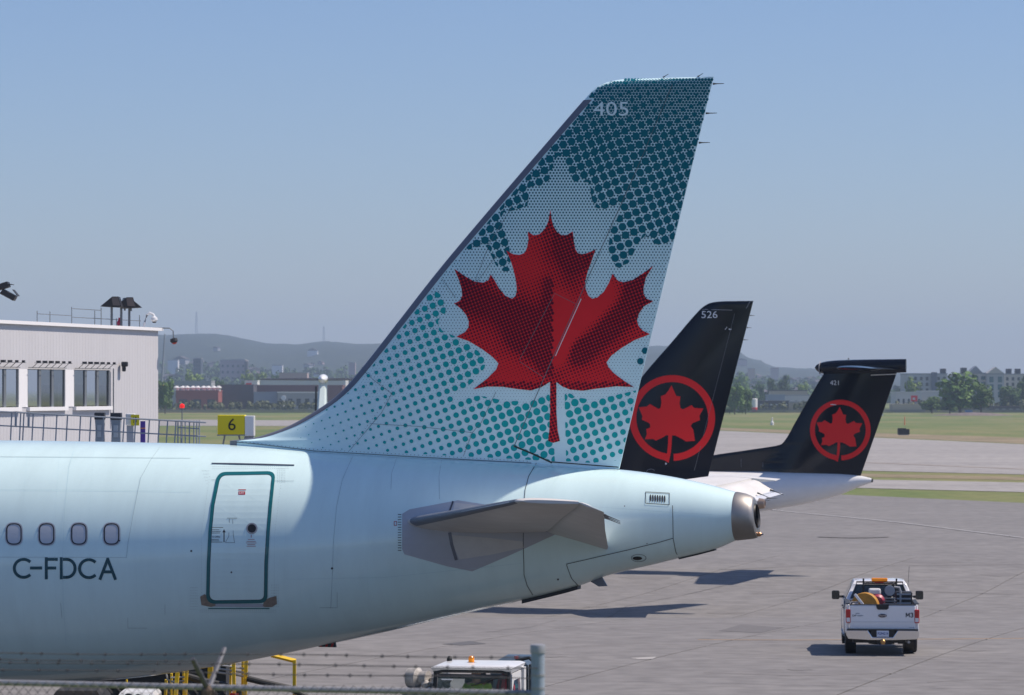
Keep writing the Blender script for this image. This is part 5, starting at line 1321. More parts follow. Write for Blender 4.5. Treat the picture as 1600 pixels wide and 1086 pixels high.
# towed cart of pale fittings left of the tractor
e = empty("equipment_cart", (gx(662), Yg+.6, zg_), R(-10), "cart of pale worn metal fittings left of the white tractor", "cart")
hcart = gzz(1079); wc2 = (gx(690)-gx(637))/2
PM = mat("worn_pale_metal", (.40,.38,.36), .6, var=.35, scale=14)
obj("bed", MB().box2((-wc2, -.5, .45), (wc2, .5, hcart)), M["galv"], e)
obj("drum", MB().lathe([(-.2, .08), (-.18, .17), (.0, .19), (.05, .12), (.2, .14)], (-wc2+.2, -.1, hcart+.17), (1, -.3, 0), 18), PM, e, smooth=True, sharp=30)
obj("hoop", MB().tube([(-wc2+.32, 0, hcart), (-wc2+.42, 0, hcart+.22), (-wc2+.55, 0, hcart+.28), (wc2, 0, hcart+.26)], .025, 8), PM, e, smooth=True)
for k in range(4): obj("fitting", MB().lathe([(0, .06), (.06, .09), (.12, .05), (.16, .06)], (-wc2+.38+.1*k, -.25+.1*(k % 2), hcart+.02), (.3*k-.4, .2, 1), 12), PM, e, smooth=True)
for sx in (-1, 1):
    for y in (-.4, .4): obj("wheel", MB().lathe([(-.08, .1), (-.08, .22), (.08, .22), (.08, .1)], (sx*(wc2-.05), y, .22), (1, 0, 0), 18), M["rubber"], e)

# ------------------------------------------------------------------ yellow ground equipment under the tail
Yk = 58.; zk = gz(Yk)+.06
def kx(px): return at(px, 1050, Yk).x
def kz(py): return at(800, py, Yk).z-zk
def stand(name, label, posts, cx, extra=None):
    e = empty(name, (kx(cx), Yk, zk), 0, label, "service stand", "yellow service stands under the tail")
    for px0, py0, px1, wpx, dy in posts:
        w = wpx*Yk/F; a = Vector((kx(px0)-kx(cx), dy, kz(py0))); b = Vector((kx(px1)-kx(cx), dy, 0))
        obj("post", MB().add([(a.x-w/2, dy-.05, a.z), (a.x+w/2, dy-.05, a.z), (b.x+w/2, dy-.05, 0), (b.x-w/2, dy-.05, 0), (a.x-w/2, dy+.05, a.z), (a.x+w/2, dy+.05, a.z), (b.x+w/2, dy+.05, 0), (b.x-w/2, dy+.05, 0)], [(0,1,2,3),(4,7,6,5),(0,4,5,1),(0,3,7,4),(1,5,6,2)]), M["yellow"], e)
    return e
e1 = stand("service_stand", "cluster of yellow steel posts under the tail, left of the fence arms", [(268, 1052, 265, 3, 0), (280, 1048, 268, 6, -.3), (285, 1048, 285, 2.5, .2), (292.5, 1046, 285, 5, -.1), (257, 1064, 250, 4, .3), (197, 1063, 197, 2, .1), (325, 1040, 322, 8, .5)], 272)
for py in (1058, 1064): obj("rail", MB().tube([(kx(268)-kx(272), -.1, kz(py)), (kx(294)-kx(272), -.1, kz(py-1))], .018, 6), M["galv"], e1)
obj("hook", MB().tube([(kx(259)-kx(272), 0, kz(1050)), (kx(262)-kx(272), 0, kz(1062)), (kx(270)-kx(272), 0, kz(1066))], .02, 6), M["galv"], e1)
e2 = stand("service_stand", "pair of yellow ladder posts under the tail, right of the fence arms", [(361, 1040, 356, 3, 0), (366.5, 1034, 370, 5, -.2), (378, 1032, 376, 3.5, .2), (385.5, 1030, 380, 5.5, -.1)], 372)
for k, py in enumerate((1043, 1049, 1055)): obj("rail", MB().tube([(kx(335)-kx(372), -.1, kz(py-6)), (kx(388)-kx(372), -.1, kz(py+2))], .018, 6), M["galv"], e2)
obj("clamp", MB().box2((kx(384)-kx(372), -.2, kz(1062)), (kx(390)-kx(372), 0, kz(1058))), M["yellow"], e2)
obj("red_pad", MB().box2((kx(361)-kx(372), -.3, kz(1090)), (kx(375)-kx(372), -.2, kz(1081))), M["redlens"], e2)
e3 = stand("service_gantry", "single yellow post with a bent top arm under the belly", [(460, 1031, 460, 5, 0)], 460)
obj("arm", MB().tube([(kx(462)-kx(460), 0, kz(1033)), (kx(424)-kx(460), 0, kz(1023.5))], .04, 4), M["yellow"], e3)
hs = tag(obj("supply_hose", MB().tube([at(386, 1060, Yk-.2), at(410, 1066, Yk-.2), at(452, 1075, Yk-.2), at(500, 1100, Yk-.2), Vector((at(560, 1100, Yk).x, Yk-.2, zk+.1))], .055, 10), M["hose"], smooth=True), "black ribbed hose running from the yellow ladder posts to the ground", "hose")
hs = tag(obj("supply_hose", MB().tube([at(294, 1057, Yk), at(318, 1064, Yk), at(350, 1071, Yk), at(372, 1080, Yk), Vector((at(390, 1100, Yk).x, Yk, zk+.1))], .06, 10), M["hose"], smooth=True), "black ribbed hose between the two groups of yellow posts", "hose")
e = empty("covered_cart", (kx(155), Yk-2.5, gz(Yk-2.5)+.06), 0, "black covered cart top showing above the fence at bottom left", "cart")
z_ = at(800, 1075, Yk-2.5).z-gz(Yk-2.5)-.06; wq = (at(195, 0, Yk-2.5).x-at(114, 0, Yk-2.5).x)/2
obj("cover", MB().rings([cabring(.4, wq, -.6, .6), cabring(z_-.15, wq, -.6, .6), cabring(z_, wq-.1, -.5, .5)]), M["rubber"], e, smooth=True, sharp=40)
for sx in (-1, 1):
    for y in (-.4, .4): obj("wheel", MB().lathe([(-.08, .1), (-.08, .25), (.08, .25), (.08, .1)], (sx*(wq-.05), y, .25), (1, 0, 0), 18), M["rubber"], e)
e = empty("service_cart", (kx(228), Yk-1., gz(Yk-1)+.06), 0, "white service cart with dials beside the black covered cart", "cart")
z_ = at(800, 1078, Yk-1).z-gz(Yk-1)-.06; wq = (kx(254)-kx(196))/2
obj("body", MB().rings([cabring(.4, wq, -.5, .5), cabring(z_-.08, wq, -.5, .5), cabring(z_, wq-.05, -.45, .45)]), M["white"], e)
obj("dial", MB().lathe([(0, .09), (.03, .08)], (-wq*.4, -.5, z_-.1), (0, -1, 0), 14), M["dark"], e)
obj("dial", MB().lathe([(0, .06), (.03, .05)], (wq*.1, -.5, z_-.08), (0, -1, 0), 14), M["dark"], e)
for sx in (-1, 1):
    for y in (-.4, .4): obj("wheel", MB().lathe([(-.08, .1), (-.08, .25), (.08, .25), (.08, .1)], (sx*(wq-.05), y, .25), (1, 0, 0), 18), M["rubber"], e)
e = empty("shade_infill", (kx(245), Yk+3, gz(Yk+3)+.06), 0, "low black trailer standing in for the shade under the belly", "infill")  # black slab on wheels, added to give the dark shadow below the belly
obj("deck", MB().prism([(-1.9, .6), (-1.9, 1.5), (1.0, 1.98), (1.0, .6)], lambda p: (p[0], -.5, p[1]), lambda p: (p[0], .5, p[1])), M["black"], e)
for sx in (-1.4, .6): obj("wheel", MB().lathe([(-.1, .1), (-.1, .3), (.1, .3), (.1, .1)], (sx, -.45, .3), (0, 1, 0), 18), M["rubber"], e)

# ------------------------------------------------------------------ fence in the foreground
fy = lambda px: 18.3 - (px/840.)*.7                 # the fence comes slightly nearer to the right
def fp(px, py): return at(px, py, fy(px))
zf = gz(18)
FE = empty("chain_link_fence", (at(400, 1070, fy(400)).x, fy(400), zf), 0, "grey chain-link fence with barbed wire along the bottom of the photo", "fence")
fo_ = Vector(FE.location)
ry_ = lambda x: 1066.5+x*.0225 if x < 480 else 1077.3+(x-480)*.017
obj("top_rail", MB().tube([fp(x, ry_(x))-fo_ for x in (-120, 0, 120, 240, 360, 480, 600, 720, 836)], .0165, 8), M["galv"], FE, smooth=True)
posts_ = [-240, 325]
for x in (325,):
    a = fp(x, 1078)-fo_
    obj("line_post", MB().tube([a, Vector((a.x, a.y, 0))], .03, 10), M["galv"], FE, smooth=True)
    obj("post_cap", MB().lathe([(-.05, .036), (.0, .036), (.03, .02)], a, (0, 0, 1), 10), mat("rusty_cap", (.16,.11,.08), .8, var=.3, scale=30), FE)
    for tx, ty, dy in ((305, 1026, -.15), (346, 1017, .2)):
        arm = obj("barbed_wire_arm", MB().tube([a, fp(tx, ty)-fo_+Vector((0, dy, 0))], [.016, .013], 6), mat("arm_grey", (.20,.20,.215), .55, metal=.5) if dy > 0 else mat("arm_dark", (.14,.14,.15), .5, metal=.6), FE)
for k, (dy, fw) in enumerate(((.0, lambda x: 1020+x*.008 + 1.2*math.sin(x*.011)), (-.06, lambda x: 1033+x*.0105+1.0*math.sin(x*.009+1)), (.07, lambda x: 1047.5+x*.017+1.0*math.sin(x*.013+2)), (-.12, lambda x: 1027+x*.0135+1.0*math.sin(x*.012+.5)))):
    if k == 3: xs = list(range(-100, 320, 20))
    else: xs = list(range(-100, 841, 20))
    pts_ = [fp(x, fw(x))-fo_+Vector((0, dy, 0)) for x in xs]
    wr = obj("barbed_wire", MB().tube(pts_, .0028, 4, False), M["rust"], FE)
    mbb = MB(); x = -90+k*13
    while x < xs[-1]:
        c = fp(x, fw(x))-fo_+Vector((0, dy, 0))
        for t in range(2): mbb.tube([c+Vector((-.004+.008*t, 0, -.011)), c+Vector((.004-.008*t, .004, .011))], .0016, 4); mbb.tube([c+Vector((-.009, 0, .005-.010*t)), c+Vector((.009, 0, -.005+.010*t))], .0016, 4)
        x += 44+13*math.sin(x*.7)
    obj("barbs", mbb, M["rust"], wr, kind="stuff")
mbc = MB(); d = .055; zlen = .55
X0, X1 = fp(-100, 1070)-fo_, fp(838, 1083)-fo_
L = (X1-X0).length; dirv = (X1-X0).normalized(); n = int(L/d)
for k in range(n):
    for s in (-1, 1):
        t0 = k*d; z0 = .03; pts2 = []
        p = X0+dirv*t0
        pts2.append(p+Vector((0, -.018, .028))); pts2.append(p+dirv*(s*zlen*.95)+Vector((0, -.018, -zlen)))
        mbc.tube(pts2, .0017, 3, False)
obj("wire_mesh", mbc, M["rust"], FE, kind="stuff")
pa = fp(840.5, 1007)
EP = empty("fence_post", (pa.x, pa.y, zf), 0, "thick blue-grey capped fence post in front of the baggage tractor", "post")
hp = pa.z-zf
obj("pipe", MB().tube([(0, 0, 0), (0, 0, hp-.03)], .0362, 20), M["galvblue"], EP, smooth=True)
obj("cap", MB().lathe([(-.045, .041), (-.006, .041), (-.001, .039), (.001, .030), (.0015, .005)], (0, 0, hp), (0, 0, 1), 20), M["galv"], EP, smooth=True, sharp=30)
for k in (.17, .24): obj("band", MB().lathe([(0, .0385), (.014, .0385)], (0, 0, hp-k), (0, 0, 1), 20), M["galv"], EP)

# ------------------------------------------------------------------ the distance: hills, woods, houses
RID = pchip([(-900, 548), (-200, 533), (100, 529), (245, 527), (330, 525.5), (375, 531), (425, 541), (450, 541), (510, 537), (560, 541), (600, 539), (700, 546), (900, 552), (1100, 540), (1145, 547), (1159, 554), (1172, 562), (1189, 565), (1205, 575), (1272, 578), (1400, 585), (1600, 593), (2400, 590)])
def hillz(X, Y):
    if Y < 2200: return gz(Y)
    px = 800+X/Y*F; top = CZ+(HZ-RID(px))*6000/F
    k = smooth01((Y-2200)/3800.)
    if Y > 6000: k = 1-.5*smooth01((Y-6000)/2500.)
    n = math.sin(X*.011+Y*.004)*math.sin(Y*.009-X*.003)+.6*math.sin(X*.031+1)*math.sin(Y*.023)
    return gz(Y)+(top-gz(Y))*k + n*3.*k*(1-k)*2 + (random.uniform(-2.0, 2.0) if Y > 4000 else 0)
mbh = MB(); xs = [-1900+i*16 for i in range(238)]; yss = [2150+i*160 for i in range(30)]
k = 0
for yy in yss:
    for xx in xs: mbh.v.append((xx, yy, hillz(xx, yy)+.02))
nx_ = len(xs)
for j in range(len(yss)-1):
    for i in range(nx_-1): mbh.f.append((j*nx_+i, j*nx_+i+1, (j+1)*nx_+i+1, (j+1)*nx_+i))
HILL = two_tone("wooded_hill", (.010,.024,.022), (.022,.040,.030), .02, .95, fine=.12)
obj("hills", mbh, HILL, kind="structure", smooth=True, sharp=180)

LEAFM = []
for nm, c in (("leaf_mid", (.085,.165,.026)), ("leaf_dark", (.050,.110,.024)), ("leaf_light", (.145,.22,.036))):
    m = mat(nm, c, .8, objrand=.25, var=.25, scale=.9); LEAFM.append(m)
BARK = mat("bark", (.10,.075,.055), .9, var=.2, scale=6)
def crown_mesh(seed, n, clumps, h=1., w=.42, leaf=.05):
    rnd = random.Random(seed); mb = MB(); cl = []
    for k in range(clumps):
        t = rnd.uniform(0, 2*math.pi); z = rnd.uniform(.28, .93); rr_ = w*math.sqrt(max(.05, 1-((z-.55)/.5)**2))*rnd.uniform(.2, .8)
        cl.append((Vector((rr_*math.cos(t), rr_*math.sin(t), z*h)), rnd.uniform(.10, .20)))
    for k in range(n):
        c, r = cl[rnd.randrange(clumps)]
        d = Vector((rnd.gauss(0, 1), rnd.gauss(0, 1), rnd.gauss(0, 1))).normalized()
        p = c+d*r*rnd.uniform(.65, 1.05)
        nrm = (d+Vector((rnd.uniform(-.7, .7), rnd.uniform(-.7, .7), rnd.uniform(-.3, .9)))).normalized()
        a = nrm.orthogonal().normalized(); b = nrm.cross(a); s = leaf*rnd.uniform(.6, 1.3); ang = rnd.uniform(0, 6.28)
        a, b = a*math.cos(ang)+b*math.sin(ang), b*math.cos(ang)-a*math.sin(ang)
        mb.add([p-a*s, p-b*s*.7, p+a*s, p+b*s*.7], [(0, 1, 2, 3)])
    return mb
CROWNS = []; TRUNKS = []
for k in range(4):
    mbk = crown_mesh(20+k, 1500, 22, w=(.34, .42, .5, .30)[k]); me = bpy.data.meshes.new("crown"); me.from_pydata(mbk.v, [], mbk.f); CROWNS.append(me)
mt = MB().tube([(0, 0, -.02), (.01, 0, .25), (0, .01, .5), (.02, 0, .8)], [.035, .028, .02, .006], 7)
for q in ((.2, .1, .62), (-.22, .08, .6), (.05, -.2, .66), (-.1, .2, .75)): mt.tube([(.005, 0, .3), (q[0]*.5, q[1]*.5, .46), q], [.018, .012, .004], 5)
TRK = bpy.data.meshes.new("trunk"); TRK.from_pydata(mt.v, [], mt.f); TRK.materials.append(BARK)
CR = {}
def tree(px, pyt, pyb, Y, wpx, kind, leafk, label, group=None, cat="tree", nm="tree"):
    """a tree whose top and foot rows and width were measured"""
    X = (px-800)/F*Y; zt__ = CZ-(pyt-HZ)/F*Y; zb__ = max(hillz(X, Y) if Y > 2200 else gz(Y), CZ-(pyb-HZ)/F*Y-3) if Y > 2200 else gz(Y)
    H = zt__-zb__; H = max(H, 2.)
    e = empty(nm, (X, Y, zb__), random.uniform(0, 6), label, cat, group)
    key = (kind, leafk)
    if key not in CR: me = CROWNS[kind].copy(); me.materials.append(LEAFM[leafk]); CR[key] = me
    wf = (wpx*Y/F)/2/(.34, .42, .5, .30)[kind]/1.15
    c = link("crown", CR[key], e); c.scale = (wf, wf, H)
    t = link("trunk", TRK, e); t.scale = (wf*.8, wf*.8, H)
    return e
# trees one can pick out
tree(1500, 584, 648, 1150, 70, 0, 0, "tall bushy green tree standing before the pale apartments")
tree(1533, 603, 650, 1140, 40, 3, 0, "lighter green tree leaning against the tall bushy one")
tree(1456, 619, 657, 1210, 40, 1, 0, "round green shrub tree left of the tall bushy tree", )
tree(1484, 625, 657, 1205, 44, 2, 0, "low green shrub tree right below the tall bushy tree")
tree(1578, 602, 640, 1350, 42, 1, 1, "dark spreading tree near the right edge, before the apartments")
tree(1598, 590, 640, 1380, 26, 0, 1, "dark tree cut by the right edge of the photo")
tree(1426, 592, 625, 1480, 34, 2, 2, "yellow-green tree just right of the black T-tail")
tree(1148, 600, 648, 1150, 44, 2, 0, "leafy tree right beside the black fin 526")
tree(1165, 607, 646, 1160, 26, 1, 0, "smaller leafy tree next to the red and white tank")
tree(1206, 590, 622, 1700, 24, 1, 1, "dark round tree between the two black tails, farther from the tank")
tree(1226, 588, 624, 1720, 24, 0, 1, "dark tree beside the T-tail fin, right of the other dark trees")
tree(1186, 597, 622, 1680, 20, 2, 1, "small dark tree above the red and white tank")
tree(1254, 598, 618, 1750, 26, 2, 2, "pale olive tree against the T-tail's leading edge")
tree(1158, 584, 620, 2000, 36, 2, 0, "grey-green tree crown high behind the tank")
tree(258, 592, 636, 1180, 40, 2, 0, "rounded green tree beside the terminal corner")
tree(302, 581, 612, 1900, 40, 2, 2, "broad olive tree below the dark tower block")
tree(386, 580, 606, 2000, 26, 2, 2, "olive tree left of the pale far-off shed")
tree(408, 581, 606, 2020, 30, 1, 2, "olive tree in the middle of the far row")
tree(430, 582, 606, 2010, 22, 2, 0, "green tree at the right end of the far row")
tree(343, 592, 606, 1700, 24, 2, 1, "dark bush above the brick-red shed")
tree(1140, 636, 652, 1180, 28, 2, 1, "low dark bush at the foot of the leafy tree by fin 526", cat="bush", nm="bush")
tree(1160, 637, 652, 1185, 22, 2, 1, "low dark bush left of the black shed row", cat="bush", nm="bush")

# woods too far off to count
mw = MB(); rnd = random.Random(3)
def wood(px0, px1, Y0, Y1, n, h0, h1, mb):
    for k in range(n):
        Y = rnd.uniform(Y0, Y1); X = (rnd.uniform(px0, px1)-800)/F*Y; h = rnd.uniform(h0, h1); w = h*rnd.uniform(.5, .8); z0 = hillz(X, Y) if Y > 2200 else gz(Y)
        for q in range(26):
            d = Vector((rnd.gauss(0, 1), rnd.gauss(0, 1), rnd.gauss(0, 1))).normalized(); p = Vector((X, Y, z0+h*.55))+Vector((d.x*w*.6, d.y*w*.6, d.z*h*.5))*rnd.uniform(.5, 1.)
            a = (d+Vector((rnd.uniform(-.8, .8), rnd.uniform(-.8, .8), rnd.uniform(-.2, .8)))).normalized(); u_ = a.orthogonal().normalized(); v_ = a.cross(u_); s = h*.17*rnd.uniform(.7, 1.4)
            mb.add([p-u_*s, p-v_*s, p+u_*s, p+v_*s], [(0,1,2,3)])
wood(180, 560, 2100, 3600, 420, 6, 11, mw); wood(1100, 1320, 2100, 3600, 260, 6, 11, mw); wood(1380, 1650, 1700, 3200, 160, 6, 11, mw); wood(1120, 1320, 1650, 2100, 45, 5, 10, mw); wood(200, 600, 1800, 2100, 60, 4, 8, mw)
tag(obj("woods", mw, mat("woods_leaf", (.045,.095,.026), .9, var=.3, scale=.05), kind="stuff", fix=False), "mass of far-off trees below the hills", "woods")
mw = MB(); wood(240, 520, 1380, 1440, 90, 2.2, 4.2, mw); wood(1120, 1300, 1300, 1420, 70, 2, 4, mw); wood(1400, 1640, 1330, 1420, 90, 2, 4.5, mw)
tag(obj("scrub", mw, mat("scrub_leaf", (.10,.115,.055), .9, var=.35, scale=.1), kind="stuff", fix=False), "line of scrub along the far airfield fence", "scrub")
mf = MB()
for (xa, xb) in ((200, 620), (1100, 1340), (1380, 1700)):
    a, b = at(xa, 0, 1250), at(xb, 0, 1250)
    for k in range(160):
        t = k/159; x = a.x+(b.x-a.x)*t; mf.box((x, 1250, gz(1250)+.9), (.09, .05, 1.8))
    mf.box(((a.x+b.x)/2, 1250, gz(1250)+1.75), (b.x-a.x, .05, .08)); mf.box(((a.x+b.x)/2, 1250, gz(1250)+.9), (b.x-a.x, .03, .5)); mf.box(((a.x+b.x)/2, 1250.1, gz(1250)+.25), (b.x-a.x, .03, .5))
tag(obj("perimeter_fence", mf, mat("far_fence_grey", (.20,.20,.20), .8), kind="stuff"), "dark perimeter fence line at the far edge of the grass", "fence")

def building(px0, px1, pyt, Y, depth, material, label, cat="building", nm="building", wins=None, roofm=None, group=None, rz=0., rp=.5, pyb=None, parapet=True):
    a, b = at(px0, pyt, Y), at(px1, pyt, Y); cx = (a.x+b.x)/2; w = b.x-a.x
    z0 = hillz(cx, Y) if Y > 2200 else gz(Y); h = a.z-z0
    e = empty(nm, (cx, Y, z0), rz, label, cat, group)
    obj("walls", MB().box2((-w/2, 0, -.5), (w/2, depth, h)), material, e)
    obj("roof", MB().box2((-w/2-.15, -.15, h+.003), (w/2+.15, depth+.15, h+rp)), roofm or M["concrete"], e)
    if wins:
        nx, nz, wf_, hf_, z_a, z_b, wm = wins
        for i in range(nx):
            for j in range(nz):
                cxw = -w/2+w*(i+.5)/nx; zz = h*(z_a+(z_b-z_a)*(j+.5)/nz); ww, hh_ = w/nx*wf_, h*(z_b-z_a)/nz*hf_
                obj("window", MB().box2((cxw-ww/2, -.12, zz-hh_/2), (cxw+ww/2, .02, zz+hh_/2)), wm, e)
    return e, w, h
FW = mat("far_window", (.05,.065,.08), .2); FWT = mat("far_window_teal", (.06,.14,.16), .2)
brick = mat("far_brick_red", (.30,.085,.075), .85, var=.1, scale=.3); dkgrey = mat("far_dark_cladding", (.085,.075,.085), .8, var=.08, scale=.2)
maroonw = mat("far_maroon_cladding", (.17,.07,.075), .8); palew = mat("far_pale_wall", (.55,.55,.56), .8); mid = mat("far_grey_wall", (.32,.33,.36), .8); blue = mat("far_blue_grey", (.25,.30,.40), .8); pinkw = mat("far_pink_wall", (.42,.32,.32), .85); whitew = mat("far_white", (.75,.75,.75), .7); beige = mat("far_beige", (.42,.37,.31), .85)
building(275, 341, 611.5, 1460, 20, brick, "brick-red low shed with dark doorways left of the dark warehouse", nm="brick_shed", wins=(3, 1, .55, .8, .1, .6, FW), roofm=brick)
for k in range(9): tag(obj("roof_vent", MB().lathe([(0, .9), (.8, .9), (1.6, 1.5), (2.4, .4)], (at(276+k*8.2, 610, 1466).x, 1466+3*(k % 2), at(0, 611.3, 1466).z), (0, 0, 1), 10), whitew), "white roof vent in the row along the brick-red shed", "vent", "white vents on the brick shed roof")
building(341.5, 396, 602.5, 1480, 30, dkgrey, "dark windowless warehouse in the middle of the left horizon", nm="warehouse", roofm=dkgrey)
building(396.5, 535, 603, 1500, 24, maroonw, "long maroon-banded warehouse behind the far T-tail", nm="warehouse", roofm=maroonw, rp=.4)
building(396.5, 433, 614, 1470, 20, blue, "blue-grey warehouse front below the maroon band", nm="warehouse", roofm=blue)
building(433.5, 500, 614, 1465, 20, mid, "grey warehouse front with white door panels", nm="warehouse", wins=(5, 1, .5, .6, .05, .8, FW), roofm=whitew)
tag(obj("dish_antenna", MB().lathe([(0, .2), (.15, .7), (.4, 1.2), (.45, 1.1)], at(443.5, 622, 1455), (-.3, -1, .25), 16).tube([at(443.5, 622, 1455), Vector((at(443.5, 0, 1455).x, 1455, gz(1455)))], .3, 6), whitew), "round white dish antenna before the grey warehouse", "dish")
building(264, 330, 596.5, 1620, 20, mid, "pale grey office block behind the brick-red shed", wins=(8, 2, .5, .5, .3, .95, FW), roofm=mid)
building(382, 402, 596, 1600, 15, whitew, "small white building with a red sign panel", roofm=whitew, nm="shop")
tag(obj("sign_panel_board", MB().box2((at(384, 0, 1598).x, 1598, at(0, 602, 1598).z), (at(393, 0, 1598).x, 1598.6, at(0, 598.5, 1598).z)), M["logored"]), "small red sign panel on the white shop", "sign")
building(407, 540, 592.5, 1750, 30, palew, "long white distribution shed behind the maroon warehouse", nm="shed", roofm=whitew)
building(436, 480, 583, 1900, 15, pinkw, "brownish square block above the long white shed", roofm=mid)
building(302, 314, 560.5, 2900, 18, mat("far_dark_tower", (.06,.075,.10), .6), "dark tower block standing against the hill", nm="tower_block", wins=(3, 7, .6, .5, .1, .95, FW))
building(344, 384, 563, 3000, 30, pinkw, "pinkish brick block at the foot of the hill", nm="factory", wins=(5, 3, .4, .4, .2, .9, FW))
building(361, 382, 562, 3040, 20, whitew, "white roof house behind the pinkish block", nm="house")
building(382, 387, 565, 2990, 8, dkgrey, "narrow dark chimney block beside the pinkish block", nm="chimney_block")
building(425, 441, 571, 3100, 12, whitew, "bright white hall on the hillside", nm="hall")
building(262, 278, 563, 3300, 12, whitew, "white house high on the hillside beside the terminal", nm="house")
building(545, 555, 567, 3200, 12, pinkw, "pale brick house on the hillside left of the fin", nm="house")
# small houses scattered on the slopes: nothing tells one from the next
rnd = random.Random(11)
def house_mesh(c):
    mb = MB(); mb.box2((-4, 0, -2), (4, 7, 5)); mb.prism([(-4.6, 5), (4.6, 5), (0, 7.6)], lambda p: (p[0], -.4, p[1]+.004), lambda p: (p[0], 7.4, p[1]+.004)); return mb
HM = []
for k, c in enumerate((whitew, beige, pinkw, mid)):
    me = bpy.data.meshes.new("small_house"); hm = house_mesh(c); me.from_pydata(hm.v, [], hm.f); me.materials.append(c); me.materials.append(dkgrey)
    for i, p in enumerate(me.polygons): p.material_index = 1 if i >= 6 else 0
    HM.append(me)
for k in range(70):
    px = rnd.choice((rnd.uniform(248, 560), rnd.uniform(1140, 1290), rnd.uniform(1150, 1290))); Y = rnd.uniform(2150, 4300); X = (px-800)/F*Y
    o = link("small_house", HM[rnd.randrange(4)]); o.location = (X, Y, hillz(X, Y)); o.rotation_euler = (0, 0, rnd.uniform(-.7, .7)); s_ = rnd.uniform(.7, 1.7); o.scale = (s_*1.2, s_, s_*rnd.uniform(.6, 1.))
    tag(o, "small pale house with a dark roof among the far-off trees", "house", "small houses on the far slopes")
# masts on the hill
for px, pt, pb_, lab in ((307, 487, 530, "tall lattice radio mast on the hilltop beside the terminal"), (506, 510, 540, "fainter radio mast on the hill left of the fin")):
    a, b = at(px, pt, 5900), at(px, pb_+6, 5900); mb = MB(); e = empty("radio_mast", (b.x, 5900, b.z), 0, lab, "mast"); h = a.z-b.z
    for s in (-1, 1): obj("leg", MB().tube([(s*2.2, 0, 0), (s*.7, 0, h)], .38, 4), M["greycab"], e)
    mbx = MB()
    for k in range(10): z = h*k/10; mbx.tube([(-2.2+1.3*k/10, 0, z), (2.2-1.3*(k+1)/10, 0, z+h/10)], .22, 3)
    obj("bracing", mbx, M["greycab"], e)
a, b = at(257.5, 522, 1500), at(252, 603, 1500)
e = empty("crane", (b.x, 1500, gz(1500)), 0, "thin dark crane boom leaning up beside the terminal corner", "crane")
obj("boom", MB().tube([(0, 0, b.z-gz(1500)), (a.x-b.x, 0, a.z-gz(1500))], [.6, .35], 5), M["greycab"], e)
obj("carrier", MB().box2((-3, -2, 0), (3, 2, 3)).box2((-1, -1, 3), (1, 1, b.z-gz(1500)+.5)), M["yellow"], e)

# right-hand horizon: apartments and sheds
apt = mat("apartment_pale", (.40,.42,.45), .8, var=.05, scale=.1); apt2 = mat("apartment_stone", (.47,.46,.44), .8); rf = mat("apartment_roof", (.24,.27,.32), .8)
e, w, h = building(1417, 1480, 585, 1480, 25, apt, "pale apartment block right of the T-tail", nm="apartment_block", wins=(7, 4, .45, .6, .3, .96, FW), roofm=rf)
obj("stair_tower", MB().box2((w*.10, -1.2, 0), (w*.24, 0, h+1)), mat("stair_dark", (.12,.14,.19), .6), e)
obj("roof_hut", MB().box2((w*.38, 4, h+.5), (w*.5, 9, h+2.6)), M["dark"], e)
e, w, h = building(1508, 1542, 584, 1520, 25, apt2, "pale apartment block with a pointed gable in the middle", nm="apartment_block", wins=(3, 4, .6, .62, .3, .96, FWT), roofm=rf)
obj("gable", MB().prism([(-w*.36, h+.5), (w*.30, h+.5), (0, h+3.6)], lambda p: (p[0], -.3, p[1]), lambda p: (p[0], 8, p[1])), rf, e)
obj("roof_hut", MB().box2((-w*.62, 3, h), (-w*.38, 8, h+2.8)), M["dark"], e)
e, w, h = building(1542.5, 1569, 585, 1515, 25, apt, "pale apartment block with a broad gable and teal windows", nm="apartment_block", wins=(2, 3, .5, .75, .3, .96, FWT), roofm=rf)
obj("gable", MB().prism([(-w*.5, h+.5), (w*.5, h+.5), (0, h+3.4)], lambda p: (p[0], -.35, p[1]), lambda p: (p[0], 8, p[1])), apt2, e)
e, w, h = building(1569.5, 1640, 585.5, 1525, 25, apt2, "pale apartment block at the right edge of the photo", nm="apartment_block", wins=(8, 4, .45, .6, .3, .96, FW), roofm=rf)
for q in (-.42, -.22): obj("roof_hut", MB().box2((w*q, 3, h+.5), (w*(q+.1), 8, h+2.8)), M["dark"], e)
building(1400, 1440, 614, 1420, 20, palew, "low pale shed below the apartments beside the T-tail", nm="shed", wins=(5, 1, .4, .5, .2, .8, FW), roofm=palew)
building(1440.5, 1500, 612, 1440, 20, apt, "low grey shed behind the round shrubs", nm="shed", roofm=palew)
building(1395, 1446, 632, 1330, 12, beige, "brownish low wall building under the red sign", nm="shed", roofm=beige, rp=.2)
building(1531, 1553, 622.5, 1390, 14, whitew, "small white truck-like shed right of the tall tree", nm="shed", roofm=dkgrey)
building(1552, 1640, 636.5, 1340, 12, dkgrey, "dark low building along the right edge", nm="shed", roofm=dkgrey, wins=(8, 1, .5, .5, .2, .8, mid))
e = empty("signboard", at(1428, 0, 1380)*Vector((1, 1, 0)) if False else (at(1428.5, 0, 1380).x, 1380, gz(1380)), 0, "square red sign board on a post before the low pale shed", "sign")
zq = lambda py, Y: at(0, py, Y).z-gz(Y)
obj("board", MB().box2((-1.35, -.3, zq(627.5, 1380)), (1.35, .3, zq(618, 1380))), M["logored"], e)
obj("panel", MB().box2((-1.5, -.3, zq(640.5, 1380)), (1.3, .3, zq(634.5, 1380))), whitew, e)
obj("post", MB().box2((-.9, 0, 0), (.9, .2, zq(620, 1380))), blue, e)
